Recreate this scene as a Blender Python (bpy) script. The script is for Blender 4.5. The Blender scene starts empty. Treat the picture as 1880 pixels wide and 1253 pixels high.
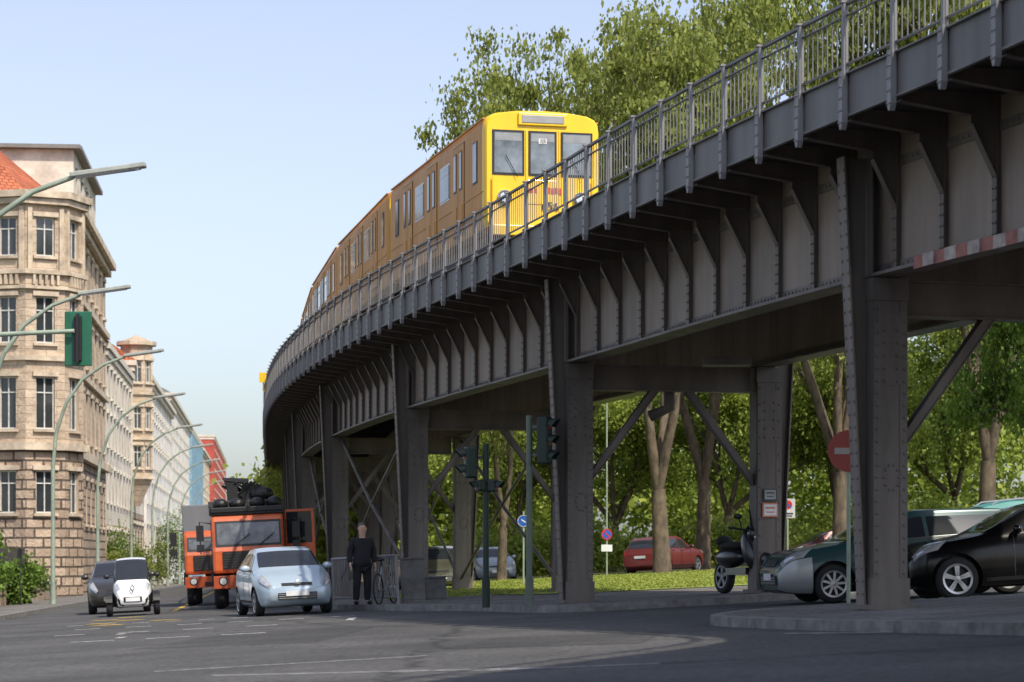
import bpy, bmesh, math, random
import numpy as np
from mathutils import Vector, Matrix, Quaternion
random.seed(7); np.random.seed(7)
sc=bpy.context.scene
COL=sc.collection
A=0.05; TILT=math.atan(A)
def gz(x): return A*x
# ---------------------------------------------------------------- materials
MATS={}
def mat(name,col,rough=0.6,metal=0.0,var=0.15,scale=3.0,bump=0.0,bscale=40,coat=0.0,streak=False,dirt=None,spec=0.5,emis=None):
    if name in MATS: return MATS[name]
    m=bpy.data.materials.new(name); m.use_nodes=True; MATS[name]=m
    nt=m.node_tree; N=nt.nodes; L=nt.links
    b=N['Principled BSDF']
    b.inputs['Roughness'].default_value=rough; b.inputs['Metallic'].default_value=metal
    b.inputs['Coat Weight'].default_value=coat; b.inputs['Coat Roughness'].default_value=0.05
    b.inputs['Specular IOR Level'].default_value=spec
    tc=N.new('ShaderNodeTexCoord'); mp=N.new('ShaderNodeMapping')
    L.new(tc.outputs['Object'],mp.inputs['Vector'])
    if streak: mp.inputs['Scale'].default_value=(1,1,0.15)
    nz=N.new('ShaderNodeTexNoise'); nz.inputs['Scale'].default_value=scale; nz.inputs['Detail'].default_value=6; nz.inputs['Roughness'].default_value=0.65
    L.new(mp.outputs[0],nz.inputs['Vector'])
    cr=N.new('ShaderNodeValToRGB'); cr.color_ramp.elements[0].position=0.3; cr.color_ramp.elements[1].position=0.7
    d=dirt if dirt else tuple(c*(1-var*1.6) for c in col)
    cr.color_ramp.elements[0].color=(*d,1); cr.color_ramp.elements[1].color=(*[min(1,c*(1+var)) for c in col],1)
    L.new(nz.outputs['Fac'],cr.inputs[0]); L.new(cr.outputs[0],b.inputs['Base Color'])
    if bump>0:
        n2=N.new('ShaderNodeTexNoise'); n2.inputs['Scale'].default_value=bscale; n2.inputs['Detail'].default_value=5
        L.new(tc.outputs['Object'],n2.inputs['Vector'])
        bp=N.new('ShaderNodeBump'); bp.inputs['Strength'].default_value=bump; bp.inputs['Distance'].default_value=0.02
        L.new(n2.outputs['Fac'],bp.inputs['Height']); L.new(bp.outputs[0],b.inputs['Normal'])
    return m
def asphalt(name,col,patch):
    m=mat(name,col,0.85,0,0.3,0.3,0.5,60)
    nt=m.node_tree;N=nt.nodes;L=nt.links
    b=N['Principled BSDF']; src=b.inputs['Base Color'].links[0].from_socket
    tc=[n for n in N if n.type=='TEX_COORD'][0]
    n2=N.new('ShaderNodeTexNoise'); n2.inputs['Scale'].default_value=14; n2.inputs['Detail'].default_value=8
    L.new(tc.outputs['Object'],n2.inputs['Vector'])
    vo=N.new('ShaderNodeTexVoronoi'); vo.feature='DISTANCE_TO_EDGE'; vo.inputs['Scale'].default_value=0.16
    nw=N.new('ShaderNodeTexNoise'); nw.inputs['Scale'].default_value=1.2; nw.inputs['Detail'].default_value=5
    mw=N.new('ShaderNodeMixRGB'); mw.inputs[0].default_value=0.5
    L.new(tc.outputs['Object'],nw.inputs['Vector']); L.new(tc.outputs['Object'],mw.inputs[1]); L.new(nw.outputs['Color'],mw.inputs[2])
    L.new(mw.outputs[0],vo.inputs['Vector'])
    r=N.new('ShaderNodeValToRGB'); r.color_ramp.elements[0].position=0.0; r.color_ramp.elements[1].position=0.008
    r.color_ramp.elements[0].color=(0.35,0.35,0.35,1); r.color_ramp.elements[1].color=(1,1,1,1)
    L.new(vo.outputs['Distance'],r.inputs[0])
    mx=N.new('ShaderNodeMixRGB'); mx.blend_type='MULTIPLY'; mx.inputs[0].default_value=1
    L.new(src,mx.inputs[1]); L.new(r.outputs[0],mx.inputs[2])
    r2=N.new('ShaderNodeValToRGB'); r2.color_ramp.elements[0].color=(0.62,0.62,0.62,1); r2.color_ramp.elements[1].color=(1.45,1.45,1.45,1)
    r2.color_ramp.elements[0].position=0.35; r2.color_ramp.elements[1].position=0.65
    L.new(n2.outputs['Fac'],r2.inputs[0])
    m2=N.new('ShaderNodeMixRGB'); m2.blend_type='MULTIPLY'; m2.inputs[0].default_value=1
    L.new(mx.outputs[0],m2.inputs[1]); L.new(r2.outputs[0],m2.inputs[2]); L.new(m2.outputs[0],b.inputs['Base Color'])
    return m
def brickmat(name,c1,c2,mortar,bw,bh,msize=0.02,bump=0.6,rough=0.9):
    m=bpy.data.materials.new(name); m.use_nodes=True; MATS[name]=m
    nt=m.node_tree;N=nt.nodes;L=nt.links; b=N['Principled BSDF']; b.inputs['Roughness'].default_value=rough
    uv=N.new('ShaderNodeUVMap'); br=N.new('ShaderNodeTexBrick')
    br.inputs['Scale'].default_value=1; br.inputs['Brick Width'].default_value=bw; br.inputs['Row Height'].default_value=bh
    br.inputs['Mortar Size'].default_value=msize; br.inputs['Mortar Smooth'].default_value=0.4
    br.inputs['Color1'].default_value=(*c1,1); br.inputs['Color2'].default_value=(*c2,1); br.inputs['Mortar'].default_value=(*mortar,1)
    L.new(uv.outputs[0],br.inputs['Vector'])
    nz=N.new('ShaderNodeTexNoise'); nz.inputs['Scale'].default_value=0.5; nz.inputs['Detail'].default_value=8; nz.inputs['Roughness'].default_value=0.7
    L.new(uv.outputs[0],nz.inputs['Vector'])
    r2=N.new('ShaderNodeValToRGB'); r2.color_ramp.elements[0].color=(0.6,0.57,0.54,1); r2.color_ramp.elements[1].color=(1.2,1.2,1.2,1)
    r2.color_ramp.elements[0].position=0.32; r2.color_ramp.elements[1].position=0.62
    L.new(nz.outputs['Fac'],r2.inputs[0])
    mx=N.new('ShaderNodeMixRGB'); mx.blend_type='MULTIPLY'; mx.inputs[0].default_value=1
    L.new(br.outputs['Color'],mx.inputs[1]); L.new(r2.outputs[0],mx.inputs[2]); L.new(mx.outputs[0],b.inputs['Base Color'])
    n3=N.new('ShaderNodeTexNoise'); n3.inputs['Scale'].default_value=6; n3.inputs['Detail'].default_value=6
    L.new(uv.outputs[0],n3.inputs['Vector'])
    ad=N.new('ShaderNodeMath'); ad.operation='MULTIPLY_ADD'; ad.inputs[1].default_value=-1.0
    L.new(br.outputs['Fac'],ad.inputs[0]); L.new(n3.outputs['Fac'],ad.inputs[2])
    bp=N.new('ShaderNodeBump'); bp.inputs['Strength'].default_value=bump; bp.inputs['Distance'].default_value=0.08
    L.new(ad.outputs[0],bp.inputs['Height']); L.new(bp.outputs[0],b.inputs['Normal'])
    return m
def leafmat(name,c1,c2,trans=0.35):
    m=bpy.data.materials.new(name); m.use_nodes=True; MATS[name]=m
    nt=m.node_tree;N=nt.nodes;L=nt.links; b=N['Principled BSDF']; b.inputs['Roughness'].default_value=0.6; b.inputs['Specular IOR Level'].default_value=0.3
    out=[n for n in N if n.type=='OUTPUT_MATERIAL'][0]
    g=N.new('ShaderNodeNewGeometry'); tc=N.new('ShaderNodeTexCoord')
    nz=N.new('ShaderNodeTexNoise'); nz.inputs['Scale'].default_value=0.6; nz.inputs['Detail'].default_value=3
    L.new(tc.outputs['Object'],nz.inputs['Vector'])
    ad=N.new('ShaderNodeMath'); ad.operation='MULTIPLY_ADD'; ad.inputs[1].default_value=0.4
    L.new(g.outputs['Random Per Island'],ad.inputs[0])
    sb=N.new('ShaderNodeMath'); sb.operation='SUBTRACT'; sb.inputs[1].default_value=0.2
    L.new(nz.outputs['Fac'],sb.inputs[0]); L.new(sb.outputs[0],ad.inputs[2])
    cr=N.new('ShaderNodeValToRGB'); cr.color_ramp.elements[0].position=0.25; cr.color_ramp.elements[1].position=0.75
    cr.color_ramp.elements[0].color=(*c1,1); cr.color_ramp.elements[1].color=(*c2,1)
    L.new(ad.outputs[0],cr.inputs[0]); L.new(cr.outputs[0],b.inputs['Base Color'])
    tr=N.new('ShaderNodeBsdfTranslucent'); L.new(cr.outputs[0],tr.inputs[0])
    ms=N.new('ShaderNodeMixShader'); ms.inputs[0].default_value=trans
    L.new(b.outputs[0],ms.inputs[1]); L.new(tr.outputs[0],ms.inputs[2]); L.new(ms.outputs[0],out.inputs[0])
    return m
M_asph=asphalt('asphalt',(0.066,0.065,0.064),0)
M_ground=mat('park_earth',(0.12,0.13,0.045),0.95,0,0.4,0.3,0.4,8)
M_grass=mat('grass',(0.24,0.3,0.05),0.95,0,0.3,0.6,0.8,25)
M_blade=leafmat('grass_blades',(0.2,0.25,0.04),(0.34,0.38,0.09),0.35)
M_pave=brickmat('paving',(0.17,0.16,0.148),(0.125,0.118,0.11),(0.07,0.07,0.07),0.45,0.45,0.015,0.3)
M_kerb=mat('granite_kerb',(0.2,0.195,0.185),0.85,0,0.3,4,0.3,50)
M_white=mat('road_paint',(0.6,0.6,0.58),0.8,0,0.3,9,dirt=(0.12,0.12,0.12))
M_yel=mat('road_paint_yellow',(0.65,0.42,0.03),0.8,0,0.2,9,dirt=(0.25,0.18,0.05))
M_steel=mat('steel_brown_grey',(0.12,0.102,0.09),0.55,0.0,0.4,1.2,0.15,60,streak=True)
M_web=mat('steel_web',(0.235,0.188,0.152),0.6,0.0,0.25,1.0,0.15,40,streak=True,dirt=(0.125,0.098,0.078))
M_gus=mat('steel_gusset',(0.12,0.098,0.085),0.55,0.0,0.3,1.5,0.1,60,streak=True)
M_fascia=mat('steel_grey_fascia',(0.165,0.158,0.155),0.55,0.0,0.3,1.0,0.1,60,streak=True)
M_bar=mat('railing_bar',(0.16,0.155,0.155),0.5,0.0,0.3,2)
M_post=mat('post_grey',(0.22,0.215,0.22),0.5,0.1,0.3,3,streak=True)
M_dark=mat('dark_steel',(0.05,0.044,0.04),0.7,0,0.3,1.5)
M_black=mat('black_plastic',(0.012,0.012,0.013),0.5)
M_rub=mat('rubber',(0.015,0.015,0.016),0.85)
M_chrome=mat('chrome',(0.6,0.6,0.6),0.2,1.0,0.05)
M_alloy=mat('alloy',(0.5,0.51,0.52),0.35,0.8,0.08)
M_glass=mat('car_glass',(0.02,0.024,0.028),0.04,0,0.1,spec=0.8)
M_tglass=mat('train_glass',(0.17,0.20,0.23),0.08,0,0.55,1.0,spec=0.5)
M_lens=mat('lamp_lens',(0.6,0.62,0.65),0.08,0.5,0.2,20,coat=1)
M_red=mat('red_lens',(0.5,0.02,0.015),0.2,coat=0.5)
M_plate=mat('number_plate',(0.7,0.71,0.72),0.4)
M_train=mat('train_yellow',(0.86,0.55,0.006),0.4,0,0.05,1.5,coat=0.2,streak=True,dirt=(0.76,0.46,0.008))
M_trainside=mat('train_yellow_shaded',(0.58,0.27,0.045),0.5,0,0.1,1.2,streak=True,dirt=(0.42,0.185,0.035),spec=.3)  # same yellow paint as the front, the side's shade put into the colour
M_roof=mat('train_roof',(0.4,0.23,0.04),0.6,0,0.3,2)
M_grey=mat('grey_panel',(0.3,0.3,0.3),0.5)
M_greenpole=mat('lamp_green',(0.3,0.36,0.28),0.5,0.1,0.2,2)
M_sig=mat('signal_green',(0.012,0.11,0.06),0.45,0,0.15)
M_sigdark=mat('signal_dark_green',(0.008,0.025,0.018),0.5)
M_bark=mat('plane_bark',(0.12,0.092,0.06),0.9,0,0.5,2.0,0.6,12,dirt=(0.035,0.027,0.02))
M_leaf=leafmat('leaf_bright',(0.125,0.16,0.03),(0.34,0.385,0.09),0.45)
M_leaf2=leafmat('leaf_deep',(0.06,0.12,0.022),(0.21,0.33,0.055),0.45)
M_leaf3=leafmat('leaf_far',(0.16,0.23,0.035),(0.44,0.52,0.11),0.48)
M_skin=mat('skin',(0.5,0.3,0.22),0.6)
M_cloth=mat('dark_cloth',(0.012,0.013,0.018),0.9,0,0.4,6)
M_cloth2=mat('black_trousers',(0.012,0.012,0.014),0.9,0,0.4,6)
M_hair=mat('grey_hair',(0.1,0.09,0.08),0.9)
# ---------------------------------------------------------------- builders
class MB:
    def __init__(s): s.v=[];s.f=[];s.m=[];s.uv=[]
    def add(s,vs,fs,mi=0,uvs=None):
        o=len(s.v); s.v+= [tuple(v) for v in vs]
        for k,f in enumerate(fs):
            s.f.append([i+o for i in f]); s.m.append(mi); s.uv.append(uvs[k] if uvs else None)
    def box(s,c,size,mi=0,M=None):
        hx,hy,hz=[d/2 for d in size]
        vs=[Vector((x*hx,y*hy,z*hz)) for z in(-1,1) for y in(-1,1) for x in(-1,1)]
        if M is not None: vs=[M@v for v in vs]
        vs=[v+Vector(c) for v in vs]
        s.add(vs,[(0,2,3,1),(4,5,7,6),(0,1,5,4),(2,6,7,3),(0,4,6,2),(1,3,7,5)],mi)
    def tube(s,pts,rs,n=8,mi=0,cap=True,flat=None):
        pts=[Vector(p) for p in pts]; k=len(pts)
        if not isinstance(rs,(list,tuple)): rs=[rs]*k
        rings=[]; up=None
        for i,p in enumerate(pts):
            d=(pts[min(i+1,k-1)]-pts[max(i-1,0)]).normalized()
            if up is None:
                a=Vector((0,0,1)) if abs(d.z)<0.9 else Vector((1,0,0))
                up=(a-d*a.dot(d)).normalized()
            else: up=(up-d*up.dot(d)).normalized()
            sd=d.cross(up)
            rings.append([p+(up*math.cos(2*math.pi*j/n)+sd*math.sin(2*math.pi*j/n))*rs[i] for j in range(n)])
        vs=[v for r in rings for v in r]; fs=[]
        for i in range(k-1):
            for j in range(n):
                a=i*n+j; b=i*n+(j+1)%n; fs.append((a,a+n,b+n,b))
        if cap: fs.append(tuple(range(n))); fs.append(tuple((k-1)*n+j for j in reversed(range(n))))
        s.add(vs,fs,mi)
    def prism(s,poly,axis_fn,mi=0):
        n=len(poly); vs=[axis_fn(u,v,0) for u,v in poly]+[axis_fn(u,v,1) for u,v in poly]
        fs=[tuple(range(n))[::-1],tuple(range(n,2*n))]+[(i,(i+1)%n,n+(i+1)%n,n+i) for i in range(n)]
        s.add(vs,fs,mi)
    def lathe(s,prof,n=24,mi=0,axis='y',c=(0,0,0)):
        vs=[];fs=[];k=len(prof)
        for j in range(n):
            a=2*math.pi*j/n
            for r,h in prof:
                if axis=='y': p=(r*math.cos(a),h,r*math.sin(a))
                elif axis=='x': p=(h,r*math.cos(a),r*math.sin(a))
                else: p=(r*math.cos(a),r*math.sin(a),h)
                vs.append((p[0]+c[0],p[1]+c[1],p[2]+c[2]))
        for j in range(n):
            for i in range(k-1):
                a=j*k+i;b=((j+1)%n)*k+i; fs.append((a,b,b+1,a+1))
        s.add(vs,fs,mi)
    def dome(s,p,ax,r,h,mi=0,n=6):
        ax=Vector(ax).normalized(); a=Vector((0,0,1)) if abs(ax.z)<.9 else Vector((1,0,0))
        u=ax.cross(a).normalized(); w=ax.cross(u); p=Vector(p)
        vs=[p+(u*math.cos(2*math.pi*j/n)+w*math.sin(2*math.pi*j/n))*r for j in range(n)]
        vs+=[p+ax*h*.8+(u*math.cos(2*math.pi*j/n)+w*math.sin(2*math.pi*j/n))*r*.55 for j in range(n)]
        fs=[(j,(j+1)%n,n+(j+1)%n,n+j) for j in range(n)]+[tuple(range(n,2*n))]
        s.add(vs,fs,mi)
    def ellip(s,c,r,mi=0,nu=14,nv=9,M=None):
        vs=[];fs=[]
        for i in range(nv+1):
            t=math.pi*i/nv
            for j in range(nu):
                a=2*math.pi*j/nu
                p=Vector((r[0]*math.sin(t)*math.cos(a),r[1]*math.sin(t)*math.sin(a),r[2]*math.cos(t)))
                if M is not None:p=M@p
                vs.append(p+Vector(c))
        for i in range(nv):
            for j in range(nu):
                a=i*nu+j;b=i*nu+(j+1)%nu; fs.append((a,a+nu,b+nu,b))
        s.add(vs,fs,mi)
    def mesh(s,name,mats,origin=(0,0,0),smooth=False,fixn=True):
        me=bpy.data.meshes.new(name)
        o=origin
        me.from_pydata([(v[0]-o[0],v[1]-o[1],v[2]-o[2]) for v in s.v],[],s.f)
        for m in mats: me.materials.append(m)
        me.polygons.foreach_set('material_index',s.m)
        if any(u is not None for u in s.uv):
            l=me.uv_layers.new(name='UVMap')
            k=0
            for fi,f in enumerate(s.f):
                u=s.uv[fi]
                for j in range(len(f)):
                    l.data[k].uv=u[j] if u else (s.v[f[j]][0]+s.v[f[j]][1],s.v[f[j]][2]); k+=1
        if fixn and not any(u is not None for u in s.uv):
            bm=bmesh.new(); bm.from_mesh(me); bmesh.ops.recalc_face_normals(bm,faces=bm.faces); bm.to_mesh(me); bm.free()
        if smooth:
            me.polygons.foreach_set('use_smooth',[True]*len(me.polygons))
            try: me.set_sharp_from_angle(angle=math.radians(smooth if smooth>1 else 40))
            except Exception: pass
        me.update(); return me
def link(ob): COL.objects.link(ob); return ob
def part(name,me,parent,loc=None,M=None,label=None,bevel=0):
    ob=bpy.data.objects.new(name,me); link(ob)
    if parent is not None: ob.parent=parent
    if M is not None: ob.matrix_local=M
    elif loc is not None: ob.location=loc
    if label: ob['label']=label
    if bevel:
        b=ob.modifiers.new('bevel','BEVEL'); b.width=bevel; b.segments=2; b.limit_method='ANGLE'
    return ob
def tag(ob,label,cat,group=None):
    ob['label']=label; ob['category']=cat
    if group: ob['group']=group
    return ob
def thing(name,label,cat,x,y,rot=0,dz=0,tilt=True,group=None,z=None):
    ob=bpy.data.objects.new(name,None); ob.empty_display_size=0.3; link(ob)
    R=Matrix.Rotation(rot,4,'Z')
    if tilt: R=Matrix.Rotation(-TILT,4,'Y')@R
    ob.matrix_world=Matrix.Translation((x,y,(gz(x)+dz) if z is None else z))@R
    return tag(ob,label,cat,group)
def structure(name,me,label=None):
    ob=part(name,me,None); ob['kind']='structure'
    if label: ob['label']=label
    return ob
def text_mesh(name,body,size,m,parent,M,extr=0.002):
    cu=bpy.data.curves.new(name,'FONT'); cu.body=body; cu.size=size; cu.extrude=extr; cu.align_x='CENTER'; cu.align_y='CENTER'
    o=bpy.data.objects.new(name,cu); link(o)
    bpy.context.view_layer.update()
    dg=bpy.context.evaluated_depsgraph_get()
    me=bpy.data.meshes.new_from_object(o.evaluated_get(dg)); me.materials.clear(); me.materials.append(m)
    bpy.data.objects.remove(o); return part(name,me,parent,M=M)
# ---------------------------------------------------------------- camera/light
cam=bpy.data.cameras.new('camera'); co=bpy.data.objects.new('camera',cam); link(co)
co.location=(0,0,1.0); co.rotation_euler=(math.radians(90),0,0)
cam.lens=85; cam.sensor_width=36; cam.shift_y=0.2114; cam.clip_end=9000; cam.clip_start=0.1
cam.dof.use_dof=True; cam.dof.focus_distance=46; cam.dof.aperture_fstop=2.8
sc.camera=co
sc.view_settings.view_transform='Standard'; sc.view_settings.look='None'; sc.view_settings.exposure=0
EL=math.radians(52); AZ=math.atan2(.6,-.8)
S=Vector((.6*math.cos(EL),-.8*math.cos(EL),math.sin(EL)))
sl=bpy.data.lights.new('sun','SUN'); sl.energy=5.0; sl.angle=math.radians(0.5); sl.color=(1,0.91,0.77)
so=bpy.data.objects.new('sun',sl); link(so); so.rotation_euler=S.to_track_quat('Z','Y').to_euler(); so.location=(20,-20,40)
w=bpy.data.worlds.new('World'); sc.world=w; w.use_nodes=True
nt=w.node_tree; bg=nt.nodes['Background']; sky=nt.nodes.new('ShaderNodeTexSky'); sky.sky_type='NISHITA'; sky.sun_disc=False
sky.sun_elevation=EL; sky.sun_rotation=AZ; sky.air_density=1.0; sky.dust_density=2.2; sky.ozone_density=3.0; sky.altitude=50
hs=nt.nodes.new('ShaderNodeHueSaturation'); hs.inputs['Hue'].default_value=0.513; hs.inputs['Saturation'].default_value=0.68; hs.inputs['Value'].default_value=1.42
nt.links.new(sky.outputs[0],hs.inputs['Color']); nt.links.new(hs.outputs[0],bg.inputs[0]); bg.inputs[1].default_value=0.15
# ---------------------------------------------------------------- ground
def sheet(name,poly,h,m,label=None,thick=False,uv=True):
    mb=MB(); n=len(poly)
    top=[(x,y,gz(x)+h) for x,y in poly]
    mb.add(top,[tuple(range(n))],0,[[(x,y) for x,y in poly]])
    me=mb.mesh(name,[m]); 
    if me.polygons[0].normal.z<0: me.flip_normals()
    return structure(name,me,label)
def slab(name,poly,h,m,mk,label=None,kw=0.16):
    mb=MB(); n=len(poly)
    ar=sum(poly[i][0]*poly[(i+1)%n][1]-poly[(i+1)%n][0]*poly[i][1] for i in range(n))
    if ar<0: poly=poly[::-1]
    ins=[]
    for i in range(n):
        p0=Vector(poly[i-1]);p1=Vector(poly[i]);p2=Vector(poly[(i+1)%n])
        d1=(p1-p0).normalized();d2=(p2-p1).normalized()
        n1=Vector((-d1.y,d1.x));n2=Vector((-d2.y,d2.x)); b=(n1+n2).normalized(); k=kw/max(.3,b.dot(n1))
        ins.append(tuple(p1+b*k))
    mb.add([(x,y,gz(x)+h) for x,y in ins],[tuple(range(n))],0,[[(x,y) for x,y in ins]])
    structure(name,mb.mesh(name,[m]),label)
    k=MB()
    vs=[(x,y,gz(x)-.05) for x,y in poly]+[(x,y,gz(x)+h+.004) for x,y in poly]+[(x,y,gz(x)+h+.004) for x,y in ins]+[(x,y,gz(x)+h-.03) for x,y in ins]
    fs=[]
    for i in range(n):
        j=(i+1)%n
        fs+=[(i,j,n+j,n+i),(n+i,n+j,2*n+j,2*n+i),(2*n+i,2*n+j,3*n+j,3*n+i)]
    k.add(vs,fs)
    structure('kerb',k.mesh('kerb',[mk]),'grey granite kerb stones edging the pavement')
def smoothpoly(poly,it=2):
    for _ in range(it):
        o=[];n=len(poly)
        for i in range(n):
            a=poly[i];b=poly[(i+1)%n]; o.append((a[0]*.8+b[0]*.2,a[1]*.8+b[1]*.2)); o.append((a[0]*.2+b[0]*.8,a[1]*.2+b[1]*.8))
        poly=o
    return poly
sheet('ground',[(-2500,-300),(2500,-300),(2500,6000),(-2500,6000)],-0.01,M_ground,'earth and grass ground of the park and surroundings')
LK=lambda D:-7.2-.1*D
road=[(-60,-40),(90,-40),(90,58),(8,58),(0,75),(-6,100),(-11,140),(-30,330),(-60,600),(LK(600),600),(LK(20),20),(-60,20)]
sheet('road',road,0.0,M_asph,'grey asphalt street with faded lane markings')
sheet('side_road',[(-8,96),(60,96),(60,108),(-9,108)],0.004,M_asph,'asphalt side street behind the lawn')
slab('pavement',[(LK(24),24),(LK(24)-14,24),(LK(600)-10,600),(LK(600),600)],0.12,M_pave,M_kerb,'paved sidewalk along the facades')
slab('median_pavement',smoothpoly([(-4.2,56),(-2.4,50.5),(-.6,46.4),(.5,42.2),(1.9,41.6),(4.9,42.6),(6.2,44),(9.5,60),(10.5,84),(2,96),(-7,110),(-13,140),(-17,140),(-9.5,85),(-6.4,66)],2),0.12,M_pave,M_kerb,'paved median strip under the viaduct')
slab('island_pavement',smoothpoly([(2.45,31.2),(3.2,28),(5.1,22.8),(7,18),(20,18),(20,34.6),(4.6,34.2),(3.0,33)],2),0.12,M_pave,M_kerb,'paved traffic island around the nearest column')
sheet('lawn',smoothpoly([(-.5,57),(1.5,54),(7.4,53),(9.5,66),(9.8,83),(1.5,93),(-4,93)],2),0.135,M_grass,'sunlit lawn patch under the trees')
M_patch=asphalt('asphalt_repair',(0.048,0.047,0.047),0)
sheet('road_repair_patch',[(-5.2,33),(-2.6,32.2),(-2.2,38.5),(-4.6,39.4)],0.003,M_patch)
sheet('road_repair_patch',[(-.8,27.4),(1.4,26.2),(1.9,29.6),(-.2,30.4)],0.003,M_patch)
def mark(poly,m,nm='lane_marking'):
    return sheet(nm,poly,0.006,m)
def dashrow(D,x0,x1,L,gap,wd,m):
    x=x0
    while x<x1:
        mark([(x,D),(x+L,D),(x+L,D+wd),(x,D+wd)],m); x+=L+gap
dashrow(47.5,-8.6,-3.2,.5,.5,.22,M_white)
dashrow(43.2,-8.2,-4,.55,.6,.2,M_white)
dashrow(38.2,-7,-4,.7,.5,.2,M_white)
dashrow(51.5,-9.5,-5.5,.35,.35,.2,M_white)
for x,D in((-6.9,42),(-6.5,39.5)): mark([(x,D),(x+.14,D),(x+.14,D+.5),(x,D+.5)],M_white)
mark([(-3.1,46),(-2.95,46),(-2.9,44.2),(-3.05,44.2)],M_white)
for x,D in((-9.3,52.5),(-9.1,55),(-8.8,50.5),(-9.9,56.5),(-9.7,59),(-8.0,53)): mark([(x,D),(x+.6,D),(x+.7,D+.5),(x+.1,D+.5)],M_yel)
for i in range(14):
    D=66+i*5; x=-9.3-.1*(D-66)*1.05; mark([(x,D),(x+.16,D),(x+.16-.35,D+3.4),(x-.35,D+3.4)],M_yel)
mark([(-2.9,23.3),(.4,21.4),(.4,21.47),(-2.9,23.37)],M_white)
mark([(3.0,26.8),(4.0,25.6),(4.06,25.7),(3.06,26.9)],M_white)
mark([(-.4,21.6),(1.3,21.2),(1.3,21.26),(-.4,21.66)],M_white)
mark([(-3.7,25),(-.9,25.6),(-.9,25.66),(-3.7,25.06)],M_white)
def leafcloud(name,P,size,m,jit=.3,flat=0.0,elong=1.0):
    n=len(P); 
    nr=np.random.normal(size=(n,3)); nr[:,2]+=flat; nr/=np.linalg.norm(nr,axis=1)[:,None]
    a=np.random.normal(size=(n,3)); u=np.cross(nr,a); u/=np.linalg.norm(u,axis=1)[:,None]; v=np.cross(nr,u)
    s=(size*(1+jit*np.random.uniform(-1,1,n)))[:,None]
    V=np.empty((n,4,3)); V[:,0]=P-u*s*.5*elong; V[:,1]=P-v*s*.38+nr*s*.1; V[:,2]=P+u*s*.5*elong; V[:,3]=P+v*s*.38+nr*s*.1
    me=bpy.data.meshes.new(name); me.vertices.add(4*n); me.vertices.foreach_set('co',V.reshape(-1))
    me.loops.add(4*n); me.loops.foreach_set('vertex_index',np.arange(4*n,dtype=np.int32))
    me.polygons.add(n); me.polygons.foreach_set('loop_start',np.arange(0,4*n,4,dtype=np.int32))
    me.materials.append(m); me.update(calc_edges=True); me.validate(); return me
n=45000
gx=np.random.uniform(-3,9.4,n); gy=np.random.uniform(54,92,n)
P=np.stack([gx,gy,gx*A+.15+np.random.uniform(0,.02,n)],1)
P=P[(gy>57)|(gx>1.5)]
g=part('grass',leafcloud('grass',P,.05,M_blade,.5,1.5,1.4),None); g['kind']='stuff'; g['label']='short grass blades covering the lawn'
# ---------------------------------------------------------------- viaduct
ep=[(-.5,3),(.4,8),(1.2,12),(2.0,15),(3.0,17),(4.2,19),(5.2,20.6),(5.5,21.6),(5.48,22.5),(5.03,24.28),(4.41,26.61),(3.69,28.86),(2.71,32.2),(2.10,34.46),(1.42,37.05),(.80,39.7),(-.18,43.4),(-.77,45.86),(-2.05,50.56),(-3.9,57.8),(-5.6,65.5),(-7.6,76.8),(-9.32,91),(-11.6,114),(-15.6,154),(-23.5,233)]  # out-of-view near end is bent left to cast shadow on the foreground road
ed=np.arange(3,233,.1); ex=np.interp(ed,[p[1] for p in ep],[p[0] for p in ep])
def gs(a,sig):
    k=np.exp(-.5*(np.arange(-4*sig,4*sig+1)/sig)**2); k/=k.sum(); r=len(k)//2
    lo=a[0]-(a[1]-a[0])*np.arange(r,0,-1); hi=a[-1]+(a[-1]-a[-2])*np.arange(1,r+1)
    return np.convolve(np.concatenate([lo,a,hi]),k,'valid')
exs=gs(ex,5); mid=gs(ex,12); wm=np.clip((ed-25)/4,0,1); exs=exs*(1-wm)+mid*wm
far=gs(ex,60); wgt=np.clip((ed-50)/20,0,1); ex=exs*(1-wgt)+far*wgt
ea=np.concatenate([[0],np.cumsum(np.hypot(np.diff(ex),np.diff(ed)))])
def atD(D): return float(np.interp(D,ed,ea))
def path(s):
    D=float(np.interp(s,ea,ed)); x=float(np.interp(s,ea,ex))
    D2=float(np.interp(s+.3,ea,ed)); x2=float(np.interp(s+.3,ea,ex)); D1=float(np.interp(s-.3,ea,ed)); x1=float(np.interp(s-.3,ea,ex))
    t=Vector((x2-x1,D2-D1)).normalized(); return x,D,t,Vector((t.y,-t.x))
def PP(s,off,z):
    x,D,t,n=path(s); return (x+n.x*off,D+n.y*off,z+1.0)
def PM(s,off=0,z=0):
    x,D,t,n=path(s)
    M=Matrix(((n.x,t.x,0,x+n.x*off),(n.y,t.y,0,D+n.y*off),(0,0,1,z+1.0),(0,0,0,1))); return M
S0=atD(8); S1=atD(228)
def stations(s0,s1,ds):
    o=[];s=s0
    while s<s1: o.append(s); s+=ds*(1 if s<70 else 2)
    o.append(s1); return o
def sweep(mb,prof,s0=S0,s1=S1,ds=.8,mi=0):
    st=stations(s0,s1,ds); n=len(prof); vs=[]
    for s in st:
        x,D,t,nn=path(s)
        for off,z in prof: vs.append((x+nn.x*off,D+nn.y*off,z+1.0))
    fs=[]
    for i in range(len(st)-1):
        for j in range(n):
            a=i*n+j;b=i*n+(j+1)%n; fs.append((a,b,b+n,a+n))
    fs.append(tuple(range(n))); fs.append(tuple((len(st)-1)*n+j for j in reversed(range(n))))
    mb.add(vs,fs,mi)
def rect(o0,o1,z0,z1): return [(o0,z0),(o1,z0),(o1,z1),(o0,z1)]
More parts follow.
